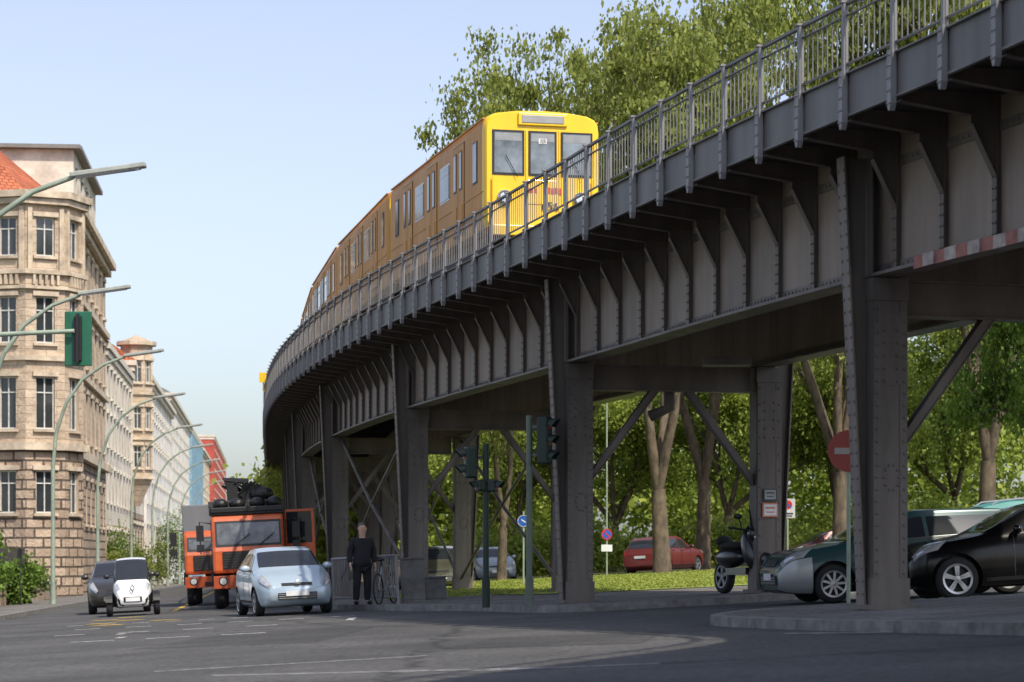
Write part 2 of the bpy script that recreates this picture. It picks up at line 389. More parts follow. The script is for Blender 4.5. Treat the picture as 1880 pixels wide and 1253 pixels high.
via=tag(bpy.data.objects.new('elevated_railway_viaduct',None),'curving riveted grey steel railway viaduct on tapered columns','viaduct'); link(via)
vo=PP(atD(30),1.3,-1); via.location=(vo[0],vo[1],gz(vo[0])); VO=Vector(via.location)
def vpart(name,mb,mats,label=None,smooth=False,parent=None):
    return part(name,mb.mesh(name,mats,origin=VO,smooth=smooth),via,label=label)
SP=1.27; SC1=atD(30.0)
GO=1.3; GF=4.9; EW=7.2
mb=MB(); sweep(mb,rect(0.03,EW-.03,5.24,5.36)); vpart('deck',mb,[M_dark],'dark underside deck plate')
for a_,b_ in((1.0,1.12),(6.1,6.22)):
    mb=MB(); sweep(mb,rect(a_,b_,5.362,5.5)); vpart('ballast_kerb',mb,[M_dark])
for pr in(rect(0,.025,5.13,5.62),rect(EW-.025,EW,5.13,5.62)):
    mb=MB(); sweep(mb,pr); 
    if pr[0][0]==0: sweep(mb,rect(-.05,.12,5.622,5.64)); sweep(mb,rect(-.03,-.001,5.13,5.16))
    vpart('fascia',mb,[M_fascia],'grey steel edge plate of the deck')
for go,sgn,nm in((GO,-1,0),(GF,1,1)):
    mb=MB(); sweep(mb,rect(go-.012,go+.012,3.54,5.22)); vpart('main_girder',mb,[M_web],'riveted plate web of the main girder')
    mb=MB(); sweep(mb,rect(go-.2,go+.2,3.5,3.54)); sweep(mb,rect(go-.1,go-.014,3.542,3.555)); sweep(mb,[(go-.03,3.556),(go-.014,3.556),(go-.014,3.66),(go-.03,3.66)]); 
    if nm==0: sweep(mb,[(go-.03,4.82),(go-.014,4.82),(go-.014,4.94),(go-.03,4.94)])
    if nm==0:
        s=atD(23)
        while s<atD(62):
            x,D,t,nn=path(s)
            mb.dome(PP(s,go-.03,3.61),(-nn.x,-nn.y,0),.022,.018); mb.dome(PP(s,go-.03,4.88),(-nn.x,-nn.y,0),.022,.018); s+=.13
    vpart('girder_flange',mb,[M_steel],'bottom flange with rivet row')
def bracket_mesh():
    mb=MB(); th=.018
    mb.prism([(.03,5.235),(1.28,5.235),(1.28,4.98),(.9,5.0),(.03,5.11)],lambda u,v,t:(u,(t-.5)*th,v))
    mb.prism([(.92,4.995),(1.28,4.975),(1.28,4.3),(1.24,4.3),(.92,4.88)],lambda u,v,t:(u,(t-.5)*th*.9,v))
    for a,b in(((1.24,4.29),(.92,4.88)),((.92,4.99),(.03,5.10))):
        mb.prism([a,b,(b[0],b[1]-.014),(a[0]-.01,a[1]-.014)],lambda u,v,t:(u,(t-.5)*.11,v))
    mb.box((1.255,0,4.38),(.05,.06,1.64)); mb.box((1.225,0,4.0),(.02,.1,.9))
    for z in np.arange(3.65,4.45,.13):
        mb.dome((1.213,.033,z),(-1,0,0),.016,.014); mb.dome((1.213,-.033,z),(-1,0,0),.016,.014)
    return mb.mesh('bracket',[M_gus])
def crossbeam_mesh():
    mb=MB(); mb.box(((GO+GF)/2,0,5.03),(GF-GO-.03,.02,.36)); mb.box(((GO+GF)/2,0,4.85),(GF-GO-.4,.16,.02))
    mb.prism([(GF+.02,5.235),(EW-.05,5.235),(EW-.05,5.1),(GF+.8,5.0),(GF+.1,4.3),(GF+.02,4.3)],lambda u,v,t:(u,(t-.5)*.02,v))
    return mb.mesh('cross_beam',[M_dark])
def post_mesh():
    mb=MB(); mb.prism([(-.042,5.16),(.042,5.16),(.042,5.06),(.012,4.98),(-.012,4.98),(-.042,5.06)],lambda u,v,t:(-.095+.07*t,u*1.25,v))
    mb.box((-.06,0,5.41),(.07,.105,.5)); mb.box((-.05,0,5.98),(.028,.065,.94)); mb.box((-.02,0,5.98),(.05,.02,.94))
    mb.box((-.05,0,6.47),(.09,.08,.025))
    for z in(5.06,5.2,5.34,5.48,5.6): 
        for y in(-.03,.03): mb.dome((-.097,y,z),(-1,0,0),.017,.015)
    return mb.mesh('railing_post',[M_post])
def fpost_mesh():
    mb=MB(); mb.box((EW+.03,0,5.8),(.07,.08,1.35)); return mb.mesh('railing_post',[M_post])
BM,CM,PM_,FM=bracket_mesh(),crossbeam_mesh(),post_mesh(),fpost_mesh()
T0=Matrix.Translation(-VO)
stl=[]; k=-19
while True:
    s=SC1+(k+.5)*SP; k+=1
    if s<S0: continue
    if s>S1: break
    stl.append(s)
near=[s for s in stl if s>atD(22)]
for i,s in enumerate(near[:99]):
    M=T0@PM(s)
    for nm,me in(('bracket',BM),('cross_beam',CM),('railing_post',PM_)):
        part(nm,me,via,M=M)
def stuffmesh(nm,me,sts):
    mb=MB()
    vv=[v.co.copy() for v in me.vertices]; ff=[tuple(p.vertices) for p in me.polygons]
    for s in sts:
        M=PM(s); mb.add([M@v for v in vv],ff)
    ob=part(nm,mb.mesh(nm,list(me.materials),origin=VO,fixn=False),via); ob['kind']='stuff'
oth=[s for s in stl if s<=atD(22)]+near[99:]
for nm,me in(('bracket',BM),('cross_beam',CM),('railing_post',PM_)): stuffmesh(nm,me,oth)
stuffmesh('railing_post',FM,stl[::2])
mb=MB()
sweep(mb,rect(-.03,.025,6.44,6.475)); sweep(mb,rect(-.018,.013,5.74,5.762)); sweep(mb,rect(-.018,.013,6.31,6.325))
for a,b in zip(stl[:-1],stl[1:]):
    for j in range(1,9):
        s=a+(b-a)*j/9; x,D,t,nn=path(s)
        if D>150: continue
        Mx=PM(s).to_3x3(); mb.box(PP(s,0,6.1),(.012,.014,.72),0,Mx)
vpart('railing',mb,[M_bar],'grey steel railing with vertical bars')
mb=MB(); sweep(mb,rect(EW,EW+.05,6.44,6.48)); sweep(mb,rect(EW+.01,EW+.03,5.74,5.765))
for a,b in zip(stl[:-1],stl[1:]):
    for j in range(0,8,1):
        s=a+(b-a)*j/8; x,D,t,nn=path(s)
        if D>60: continue
        mb.box(PP(s,EW+.02,6.1),(.012,.018,.72),0,PM(s).to_3x3())
vpart('railing',mb,[M_bar])
for o in(1.85,3.3,4.6,6.0):
    mb=MB(); sweep(mb,rect(o-.03,o+.03,5.362,6.1)); vpart('running_rail',mb,[M_steel])
def column(s,side):
    x,D,t,nn=path(s); go=GO if side==0 else GF; sg=-1 if side==0 else 1
    px=x+nn.x*go; g=gz(px)+.12-1.0
    mb=MB()
    mb.box((0,0,(g+3.5)/2),(.43,.03,3.5-g)); 
    for y in(-.2,.2): mb.box((0,y,(g+3.49)/2),(.47,.022,3.49-g))
    for xx in(-.23,.23): mb.box((xx,0,(g+3.49)/2),(.022,.376,3.49-g))
    mb.box((0,0,g+.03),(.66,.62,.06)); mb.box((0,0,g+.22),(.52,.47,.34)); mb.box((0,0,3.35),(.5,.46,.28)); mb.box((0,-.214,2.6),(.28,.012,.9))
    for xx in(-.18,.18): mb.box((xx,-.215,(g+3.2)/2+.2),(.1,.012,3.2-g-.4))
    mb.prism([(sg*.24,g+.05),(sg*.30,g+.05),(sg*.56,5.0),(sg*.24,5.0)],lambda u,v,tt:(u,(tt-.5)*.02,v),0)
    mb.prism([(sg*.28,g+.05),(sg*.305,g+.05),(sg*.585,5.0),(sg*.56,5.0)],lambda u,v,tt:(u,(tt-.5)*.22,v),1)
    mb.box((sg*.22,0,4.37),(.022,.34,1.7),0); mb.box((sg*.12,0,4.37),(.19,.02,1.7))
    st_=.15 if side==0 and s<atD(50) else .3
    for xx in(-.185,.185):
        z=g+.45
        while z<3.3: mb.dome((xx,-.221,z),(0,-1,0),.024,.018); z+=st_
    for xx in(-.09,.09):
        for z in np.arange(2.2,3.0,.16): mb.dome((xx,-.22,z),(0,-1,0),.024,.018)
    for yy in(-.08,.08):
        z=g+.2
        while z<4.9:
            k=(z-g)/(5.0-g); mb.dome((sg*(.305+.28*k),yy,z),(sg,0,0),.022,.018,1); z+=.16
    for a in range(10):
        an=a*math.pi/5; mb.dome((.10*math.cos(an)+.02,-.211,1.0+.16*math.sin(an)),(0,-1,0),.024,.02)
    M=PM(s,go+.06)
    me=mb.mesh('column',[M_steel,mat('column_flange',(.18,.15,.132),.55,0,.3,1.2,.15,60,streak=True)])
    return part('column',me,via,M=T0@M)
cs=[SC1+i*13.75 for i in range(-1,15)]
for i,s in enumerate(cs):
    if s>S1: break
    if path(s)[1]<20: continue
    for side in(0,1): column(s,side)
    cx=(GO+GF)/2
    mb=MB(); mb.box((cx,0,3.25),(GF-GO-.5,.02,.42)); 
    for z in(3.47,3.03): mb.box((cx,0,z),(GF-GO-.5,.22,.025))
    part('portal_beam',mb.mesh('portal_beam',[M_gus]),via,M=T0@PM(s))
    for sg,o in((1,GO+.27),(-1,GF-.2)):
        mb=MB()
        for dy in(-.07,.07):
            mb.prism([(o,1.35),(o,1.5),(o+sg*1.15,3.03),(o+sg*1.3,3.03)],lambda u,v,t:(u,dy+(t-.5)*.03,v))
        mb.prism([(o,1.32),(o,1.34),(o+sg*1.3,3.03),(o+sg*1.32,3.03)],lambda u,v,t:(u,(t-.5)*.2,v))
        part('knee_brace',mb.mesh('knee_brace',[M_gus]),via,M=T0@PM(s))
for i in(3,4,5):
    for o in(GO+.1,GF):
        a=cs[i]+.3;b=cs[i+1]-.3
        for z0,z1 in((-.6,3.4),(3.4,-.6)):
            mb=MB(); mb.tube([PP(a+ (b-a)*q,o,z0+(z1-z0)*q) for q in(0,.5,1)],.045,6)
            vpart('diagonal_brace',mb,[M_steel],'thin crossing steel bracing rod')
a,b=atD(24.3),atD(28.6); mb=MB()
for j in range(16):
    s0=a+(b-a)*j/16; s1=a+(b-a)*(j+1)/16
    vs=[PP(s0,GO-.235,3.45),PP(s1,GO-.235,3.45),PP(s1,GO-.235,3.60),PP(s0,GO-.235,3.60)]
    mb.add(vs,[(0,1,2,3)],j%2)
hb=vpart('height_limit_board',mb,[mat('board_white',(.42,.36,.33),.7,0,.3,6),mat('board_red',(.33,.13,.1),.7,0,.3,6)],'faded red and white striped clearance board')
sol=hb.modifiers.new('s','SOLIDIFY'); sol.thickness=.02
mb=MB(); mb.tube([PP(atD(43.6),3.2,3.5),PP(atD(43.6),3.2,2.75),PP(atD(43.8),2.9,2.6)],.11,12); vpart('drain_pipe',mb,[M_steel],smooth=40)
mb=MB(); mb.box(PP(atD(40),3.0,3.3),(.8,.5,.14)); vpart('underside_lamp',mb,[M_steel])
tb=thing('signal_board','small yellow signal board mounted on the viaduct railing','sign',*PP(atD(86),-.15,0)[:2],z=1+6.0,tilt=False)
mb=MB(); mb.box((0,0,.4),(.3,.04,.35)); mb.tube([(0,.04,-.1),(0,.04,.5)],.03,6); part('board',mb.mesh('board',[M_train]),tb)
# ---------------------------------------------------------------- train
TW=1.25
SEC=[(1.17,.80),(1.24,.95),(TW,1.3),(TW,2.84),(1.23,3.02),(1.15,3.13),(1.0,3.2),(.55,3.26),(0,3.28)]
SEC=SEC+[(-x,z) for x,z in SEC[-2::-1]]
CL=10.45
def make_car(front):
    out={}
    mb=MB(); n=len(SEC); ys=[0,.12,CL-.12,CL] if not front else [0,.05,.22,CL-.12,CL]
    sc_=[.965,1,1,.965] if not front else [.955,.985,1,1,.965]
    vs=[]
    for y,k in zip(ys,sc_):
        for x,z in SEC: vs.append((x*k,y,.8+(z-.8)*(k if not front or y>1 else (1-(1-k)*.4))))
    fs=[];ms=[]
    for i in range(len(ys)-1):
        for j in range(n-1):
            a=i*n+j; fs.append((a,a+1,a+n+1,a+n)); 
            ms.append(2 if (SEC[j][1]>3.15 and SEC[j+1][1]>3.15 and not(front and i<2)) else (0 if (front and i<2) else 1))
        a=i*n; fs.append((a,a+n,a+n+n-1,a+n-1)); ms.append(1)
    fs.append(tuple(range(n))[::-1]); ms.append(0); fs.append(tuple((len(ys)-1)*n+j for j in range(n))); ms.append(1)
    mb.add(vs,fs); mb.m=ms
    for sx in(-1,1):
        mb.box((sx*1.23,CL/2,3.08),(.05,CL-.3,.03),1)
        for z in(1.05,1.18,1.55): mb.box((sx*(TW+.004),CL/2,z),(.015,CL-.3,.02),1)
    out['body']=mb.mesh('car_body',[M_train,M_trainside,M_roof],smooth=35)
    d=MB()
    d.box((0,0,1.9),(.02,1.16,1.98),2)
    for y in(-.28,.28):
        d.box((.012,y,1.9),(.03,.53,1.92),0)
        d.box((.03,y,2.3),(.012,.27,.85),2); d.box((.038,y,2.3),(.01,.21,.78),1)
        d.box((.035,y,1.3),(.012,.32,.5),0)
    out['door']=d.mesh('door',[M_trainside,M_tglass,M_black])
    w_=MB(); w_.box((0,0,2.25),(.03,1.0,.82),1); w_.box((.012,0,2.25),(.03,.92,.74),0); w_.box((.025,0,2.44),(.015,.92,.03),1)
    out['win']=w_.mesh('window',[M_tglass,M_alloy])
    w2=MB(); w2.box((0,0,2.25),(.03,.42,.9),2); w2.box((.012,0,2.25),(.03,.34,.82),0); out['win2']=w2.mesh('window',[M_tglass,M_alloy,M_black])
    u=MB(); u.box((0,CL/2,.55),(1.9,CL-2,.35)); 
    for y in(1.6,2.9,CL-2.9,CL-1.6):
        for x in(-.72,.72): u.lathe([(0,-.06),(.36,-.06),(.36,.06),(0,.06)],16,0,'x',(x,y,.37))
    u.box((0,.5,.6),(.3,1.0,.25)); out['under']=u.mesh('bogie',[M_dark])
    return out
CF=make_car(True); CR=make_car(False)
train=tag(bpy.data.objects.new('underground_train',None),'yellow underground train of several cars curving along the viaduct','train'); link(train)
TZ=6.1
sT=atD(50.0); TO=2.62; M0=PM(sT,TO,TZ); train.matrix_world=M0; M0i=M0.inverted()
for i in range(6):
    s=sT+i*(CL+.35)
    p0=Vector(PP(s,TO,TZ)); p1=Vector(PP(s+CL,TO,TZ)); t=(p1-p0).normalized(); nn=Vector((t.y,-t.x,0))
    M=Matrix(((nn.x,t.x,0,p0.x),(nn.y,t.y,0,p0.y),(0,0,1,p0.z),(0,0,0,1)))
    C=CF if i==0 else CR
    body=part('train_car',C['body'],train,M=M0i@M)
    part('bogie',C['under'],body)
    for y0 in(2.45,5.3,8.1):
        for sx in(-1,1):
            MM=Matrix.Translation((sx*TW*.995,y0,0))@(Matrix.Rotation(math.pi,4,'Z') if sx<0 else Matrix())
            part('door',C['door'],body,M=MM)
    for y0,wn in((3.88,'win'),(6.7,'win'),(9.45,'win2'),(.85,'win2')):
        for sx in(-1,1):
            MM=Matrix.Translation((sx*TW*.995,y0,0))@(Matrix.Rotation(math.pi,4,'Z') if sx<0 else Matrix())
            part('window',C[wn],body,M=MM)
    if i>0:
        g=MB(); g.box((0,-.18,2.0),(1.2,.5,2.1)); part('gangway',g.mesh('gangway',[M_black]),body)
    if i==0:
        def fbox(nm,boxes,mats,bev=.0,label=None):
            q=MB()
            for c,sz,mi in boxes: q.box(c,sz,mi)
            return part(nm,q.mesh(nm,mats),body,bevel=bev,label=label)
        for x,wd in((-.74,.60),(0,.52),(.74,.60)):
            q=MB(); q.box((x,-.004,2.36),(wd+.09,.02,.94),1); q.box((x,-.010,2.36),(wd,.02,.85),0)
            q.box((x,-.021,2.69),(wd*.96,.003,.16),2)
            part('front_window',q.mesh('front_window',[M_tglass,M_black,mat('blind_grey',(.26,.27,.28),.3)]),body)
        fbox('destination_panel',[((0,-.012,3.07),(1.06,.08,.26),1),((0,-.05,3.07),(.92,.03,.17),0)],[M_grey,M_train],.02,'grey blank destination display above the windows')
        fbox('front_door',[((0,-.006,1.55),(.62,.02,.5),0),((-.36,-.01,2.0),(.015,.02,1.7),0),((.36,-.01,2.0),(.015,.02,1.7),0)],[M_train],.003)
        for x in(-.82,.82):
            q=MB(); q.lathe([(0,-.06),(.10,-.06),(.13,-.03),(.13,0)],20,0,'y',(x,-.005,1.42)); q.lathe([(.13,-.07),(.155,-.05),(.155,0)],20,1,'y',(x,-.005,1.42))
            part('headlight',q.mesh('headlight',[M_lens,M_chrome],smooth=40),body)
        fbox('handrail',[((-1.08,-.06,1.4),(.025,.03,.9),0),((1.08,-.06,1.4),(.025,.03,.9),0)],[M_train],0)
        fbox('buffer_beam',[((0,-.08,.72),(2.2,.18,.22),0),((0,-.25,.6),(.28,.5,.2),1)],[M_train,M_dark],.02)
        fbox('red_marking',[((.04+.085*j,-.02,1.58+(.01 if j%2 else 0)),(.06,.008,.13),0) for j in range(5)]+[((-.3+.07*j,-.02,1.58),(.045,.008,.1),0) for j in range(3)],[mat('red_print',(.65,.03,.02),.5)],0)
        for x in(-.70,.70):
            q=MB(); q.tube([(x+.15,-.05,1.85),(x-.1,-.055,2.3)],.008,5); part('wiper',q.mesh('wiper',[M_black]),body)
        RX=Matrix.Rotation(math.radians(90),4,'X')
        text_mesh('car_number','656',.26,M_black,body,Matrix.Translation((.16,-.022,1.25))@RX)
        cw=mat('card_white',(.6,.6,.6),.6)
        q=MB(); q.box((-.05,-.024,2.62),(.08,.006,.11)); q.box((.05,-.024,2.62),(.08,.006,.11)); cd=part('route_card',q.mesh('route_card',[cw]),body)
        text_mesh('card_number','3 5',.1,M_black,cd,Matrix.Translation((.0,-.029,2.62))@RX)
# ---------------------------------------------------------------- vehicles
def wheel_parts(parent,x,y,r,wd,side,spokes=5,rimm=None):
    wnode=bpy.data.objects.new('wheel',None); link(wnode); wnode.parent=parent; wnode.location=(x,y,r)
    h=wd/2
    q=MB(); q.lathe([(r*.66,-h*.9),(r*.86,-h),(r*.97,-h*.8),(r,-h*.4),(r,h*.4),(r*.97,h*.8),(r*.86,h),(r*.66,h*.9)],28)
    part('tyre',q.mesh('tyre',[M_rub],smooth=50),wnode)
    q=MB(); o=side*h
    q.lathe([(0,o*.25),(r*.6,o*.2),(r*.64,o*.9),(r*.69,o*.95),(r*.69,-o*.9),(0,-o*.9)],28,1)
    q.lathe([(r*.6,o*.93),(r*.7,o*1.0),(r*.7,o*.8)],28,0)
    q.lathe([(0,o*.95),(r*.14,o*.9),(r*.17,o*.4)],16,0)
    for k in range(spokes):
        a=2*math.pi*k/spokes+.3
        for da in((-.1,.1) if spokes==5 else (0,)):
            Mr=Matrix.Rotation(-a-da,3,'Y'); c=Mr@Vector((r*.38,0,0)); q.box((c.x,o*.78,c.z),(r*.5,abs(o)*.3,r*.12),0,Mr)
    part('rim',q.mesh('rim',[rimm or M_alloy,M_black],smooth=30),wnode)
KN=9
class Loft:
    def __init__(s,L,W,P):
        s.L=L; s.W=W; NT=90; s.t=np.linspace(0,1,NT)
        def f(key,sm=2.0):
            a=np.interp(s.t,[p[0] for p in P[key]],[p[1] for p in P[key]]); return gs(a,sm) if sm else a
        zs,zr,w_,wr,zb=f('zs'),f('zr',2.2),f('w',1.5),f('wr',2),f('zb',1.5)
        zr=np.maximum(zr,zs+.02)
        G=np.zeros((NT,KN,2)); hw=W/2
        for i in range(NT):
            w=w_[i]*hw; h=zs[i]-zb[i]; hr=zr[i]-zs[i]; r=min(wr[i]*hw,w*.92)
            G[i]=[(0,zb[i]),(.8*w,zb[i]),(.97*w,zb[i]+.2*h),(w,zb[i]+.5*h),(.985*w,zb[i]+.8*h),(.93*w,zs[i]),(r,zs[i]+hr*.84),(r*.84,zs[i]+hr*.965),(0,zr[i])]
        SUB=5; kk=np.linspace(0,KN-1,(KN-1)*SUB+1); D=np.zeros((NT,len(kk),2))
        Gp=np.concatenate([G[:,1:2]*np.array([-1,1]),G,G[:,-2:-1]*np.array([-1,1])],1)
        for j,k in enumerate(kk):
            i=min(int(k),KN-2); u=k-i; p0,p1,p2,p3=[Gp[:,i+q] for q in range(4)]
            D[:,j]=.5*((2*p1)+(-p0+p2)*u+(2*p0-5*p1+4*p2-p3)*u*u+(-p0+3*p1-3*p2+p3)*u**3)
        s.D=D; s.kk=kk; s.NT=NT
    def S(s,t,k,sgn):
        a=t*(s.NT-1); i=min(int(a),s.NT-2); u=a-i
        b=k/(KN-1)*(len(s.kk)-1); j=min(int(b),len(s.kk)-2); v=b-j
        d=s.D; p=(d[i,j]*(1-u)+d[i+1,j]*u)*(1-v)+(d[i,j+1]*(1-u)+d[i+1,j+1]*u)*v
        return Vector((s.L/2-t*s.L,sgn*p[0],p[1]))
    def body(s,mb,mi=0):
        n=len(s.kk); vs=[];
        for i in range(s.NT):
            row=[(s.L/2-s.t[i]*s.L,s.D[i,j,0],s.D[i,j,1]) for j in range(n)]+[(s.L/2-s.t[i]*s.L,-s.D[i,j,0],s.D[i,j,1]) for j in range(n-2,0,-1)]
            vs+=row
        m=2*n-2; fs=[]
        for i in range(s.NT-1):
            for j in range(m):
                a=i*m+j;b=i*m+(j+1)%m; fs.append((a,b,b+m,a+m))
        fs.append(tuple(range(m))); fs.append(tuple((s.NT-1)*m+j for j in range(m))[::-1])
        mb.add(vs,fs,mi)
    def patch(s,t0,t1,k0,k1,sgn,off=.006,nt=8,nk=6,center=False,mb=None,mi=0,t0b=None,t1b=None):
        mb=mb or MB(); t0b=t0 if t0b is None else t0b; t1b=t1 if t1b is None else t1b
        vs=[]
        for i in range(nt+1):
            for j in range(nk+1):
                f=j/nk
                if center:
                    q=-1+2*f; k=8-abs(q)*(8-k0); sg=1 if q>=0 else -1; t=t0+(t1-t0)*i/nt
                else:
                    k=k0+(k1-k0)*f; sg=sgn; ta=t0+(t0b-t0)*f; tb=t1+(t1b-t1)*f; t=ta+(tb-ta)*i/nt
                p=s.S(t,k,sg); e=.004
                pt=s.S(min(1,t+e),k,sg)-s.S(max(0,t-e),k,sg); k2=min(8,k+.05);k1_=max(0,k-.05)
                pk=s.S(t,k2,sg)-s.S(t,k1_,sg)
                nrm=pt.cross(pk); 
                if nrm.length>1e-9: nrm.normalize()
                if nrm.dot(p-Vector((p.x*.8,0,.7)))<0: nrm=-nrm
                vs.append(p+nrm*off)
        fs=[(i*(nk+1)+j,i*(nk+1)+j+1,(i+1)*(nk+1)+j+1,(i+1)*(nk+1)+j) for i in range(nt) for j in range(nk)]
        mb.add(vs,fs,mi); return mb
HATCH=dict(zs=[(0,.58),(.03,.70),(.1,.82),(.24,.95),(.5,.98),(.85,1.03),(.96,.98),(1,.8)],
 zr=[(0,.6),(.03,.73),(.1,.87),(.215,1.0),(.39,1.42),(.52,1.50),(.8,1.46),(.9,1.30),(.97,1.0),(1,.82)],
 w=[(0,.66),(.02,.78),(.06,.90),(.12,.97),(.2,1),(.85,1),(.95,.93),(1,.85)],
 wr=[(0,.6),(.22,.8),(.4,.72),(.6,.70),(.9,.66),(1,.6)],
 zb=[(0,.34),(.03,.22),(.1,.18),(.9,.2),(.97,.26),(1,.36)])
SEDAN=dict(zs=[(0,.60),(.012,.73),(.05,.83),(.26,.94),(.5,.96),(.8,1.0),(.97,.96),(1,.75)],
 zr=[(0,.61),(.012,.75),(.05,.86),(.25,.98),(.40,1.38),(.52,1.45),(.68,1.41),(.84,1.08),(.97,1.02),(1,.77)],
 w=[(0,.78),(.012,.88),(.05,.95),(.12,.99),(.2,1),(.85,1),(.96,.93),(1,.85)],
 wr=[(0,.6),(.25,.82),(.42,.68),(.6,.66),(.8,.74),(1,.6)],
 zb=[(0,.26),(.03,.2),(.1,.17),(.9,.2),(.97,.26),(1,.36)])
WAGON=dict(SEDAN); WAGON['zr']=[(0,.61),(.012,.75),(.05,.86),(.25,.98),(.40,1.38),(.52,1.46),(.85,1.42),(.93,1.3),(.985,1.0),(1,.77)]
WAGON['wr']=[(0,.6),(.25,.82),(.42,.68),(.6,.68),(.9,.66),(1,.6)]
def scaled(P,k):
    Q=dict(P); 
    for key in('zs','zr','zb'): Q[key]=[(a,b*k) for a,b in P[key]]
    return Q
def bake_bool(me,cutter_mb,mats):
    a=bpy.data.objects.new('tmpa',me); link(a)
    cm=cutter_mb.mesh('cut',[M_black]); c=bpy.data.objects.new('tmpc',cm); link(c)
    md=a.modifiers.new('b','BOOLEAN'); md.object=c; md.operation='DIFFERENCE'; md.solver='EXACT'
    try: md.material_mode='TRANSFER'
    except Exception: pass
    bpy.context.view_layer.update(); dg=bpy.context.evaluated_depsgraph_get()
    r=bpy.data.meshes.new_from_object(a.evaluated_get(dg))
    bpy.data.objects.remove(a); bpy.data.objects.remove(c)
    if len(r.polygons)<50: return me
    return r
def car(name,label,x,y,theta,L,W,P,paint,axf=.19,axr=.83,R=.31,dz=0,group=None,wag=False,spokes=5,cat='car',plate=True,hatch=False,lens=None,tail=False,rails=False):
    c=thing(name,label,cat,x,y,math.radians(theta-90),dz,group=group)
    lf=Loft(L,W,P); mb=MB(); lf.body(mb)
    me=mb.mesh('body',[paint],smooth=60)
    xf=L/2-axf*L; xr=L/2-axr*L
    cut=MB()
    for xx in(xf,xr):
        for sg in(-1,1):
            cut.lathe([(0,0),(R+.06,0),(R+.06,sg*.34),(0,sg*.34)],28,0,'y',(xx,sg*(W/2-.26),R))
    me=bake_bool(me,cut,None)
    me.polygons.foreach_set('use_smooth',[True]*len(me.polygons))
    try: me.set_sharp_from_angle(angle=math.radians(45))
    except Exception: pass
    part('body',me,c)
    for xx in(xf,xr):
        for sg in(-1,1): wheel_parts(c,xx,sg*(W/2-.115),R,.2,sg,spokes)
    ws0,ws1=(.235,.385) if hatch else (.25,.40)
    part('windscreen',lf.patch(ws0,ws1,6.05,8,1,center=True,nt=8,nk=14).mesh('windscreen',[M_glass],smooth=60,fixn=False),c)
    if hatch: rw=(.87,.955)
    elif wag: rw=(.905,.97)
    else: rw=(.70,.825)
    part('rear_window',lf.patch(rw[0],rw[1],6.1,8,1,center=True,nt=6,nk=12).mesh('rear_window',[M_glass],smooth=60,fixn=False),c)
    for sg in(-1,1):
        e=.84 if(hatch or wag) else .72
        part('side_window',lf.patch(.33,.535,5.12,5.85,sg,t0b=.415,t1b=.535).mesh('side_window',[M_glass],smooth=60,fixn=False),c)
        part('side_window',lf.patch(.55,e,5.12,5.85,sg,t1b=e-.04).mesh('side_window',[M_glass],smooth=60,fixn=False),c)
        if wag: part('side_window',lf.patch(.86,.93,5.15,5.8,sg,t1b=.90).mesh('side_window',[M_glass],smooth=60,fixn=False),c)
        if rails:
            q=MB(); q.tube([lf.S(tt,6.6,sg)+Vector((0,0,zz)) for tt,zz in((.44,.0),(.47,.05),(.6,.06),(.78,.06),(.82,.0))],.018,6); part('roof_rail',q.mesh('roof_rail',[M_alloy],smooth=60),c)
        for t0,t1 in((.335,.54),(.55,.74)):
            dn=part('door',lf.patch(t0,t1,1.9,4.98,sg,off=.004).mesh('door',[paint],smooth=60,fixn=False),c)
            q=MB(); 
            for tt in(t0,t1): lf.patch(tt-.0018,tt+.0018,1.9,4.98,sg,off=.006,nt=1,nk=10,mb=q,mi=1)
            p=lf.S(t1-.04,4.55,sg); q.box((p.x,p.y+sg*.02,p.z),(.18,.03,.03),0)
            part('door_handle',q.mesh('door_handle',[paint,M_black],fixn=False),dn)
        q=MB(); p=lf.S(.345,5.1,sg); q.ellip((p.x,p.y+sg*.13,p.z+.05),(.06,.11,.075),0); q.box((p.x,p.y+sg*.03,p.z+.0),(.05,.12,.03),1); q.ellip((p.x-.03,p.y+sg*.13,p.z+.05),(.045,.09,.06),2)
        part('wing_mirror',q.mesh('wing_mirror',[paint,M_black,M_glass],smooth=60),c)
        q=MB(); lf.patch(.012,.085,4.3,5.6,sg,off=.007,nt=6,nk=6,t1b=.13,mb=q,mi=1); lf.patch(.022,.075,4.55,5.45,sg,off=.014,nt=6,nk=6,t1b=.11,mb=q,mi=0)
        part('headlight',q.mesh('headlight',[M_lens,M_grey],smooth=60,fixn=False),c)
        part('tail_light',lf.patch(.955,.992,3.9,5.2,sg,off=.009,nt=6,nk=6).mesh('tail_light',[M_red],smooth=60,fixn=False),c)
        q=MB(); lf.patch(.24,.78,1.7,2.0,sg,off=.008,nt=12,nk=2,mb=q); lf.patch(.33,e+.02,4.99,5.08,sg,off=.009,nt=14,nk=1,mb=q); part('side_trim',q.mesh('side_trim',[M_black],fixn=False),c)
    q=MB(); fw=P['w'][0][1]*W/2
    q.box((L/2+.004,0,.41),(.03,fw*1.5,.15),0)
    for z in(.37,.41,.45): q.box((L/2+.02,0,z),(.01,fw*1.45,.012),1)
    lf.patch(.006,.022,7.3,8,1,off=.012,center=True,nt=2,nk=8,mb=q)
    part('grille',q.mesh('grille',[M_black,M_grey],fixn=False),c)
    if plate:
        q=MB(); q.box((L/2+.03,0,.47),(.012,.5,.11)); part('number_plate',q.mesh('number_plate',[M_plate]),c)
        q=MB(); q.box((-L/2-.012,0,.75),(.012,.5,.11)); part('number_plate',q.mesh('number_plate',[M_plate]),c)
    for sg in(-.75,.75):
        q=MB(); q.lathe([(0,.0),(.05,.0),(.055,-.02)],12,0,'x',(L/2-.02,sg*fw*1.12,.42))
        part('fog_light',q.mesh('fog_light',[M_lens]),c)
    return c,lf
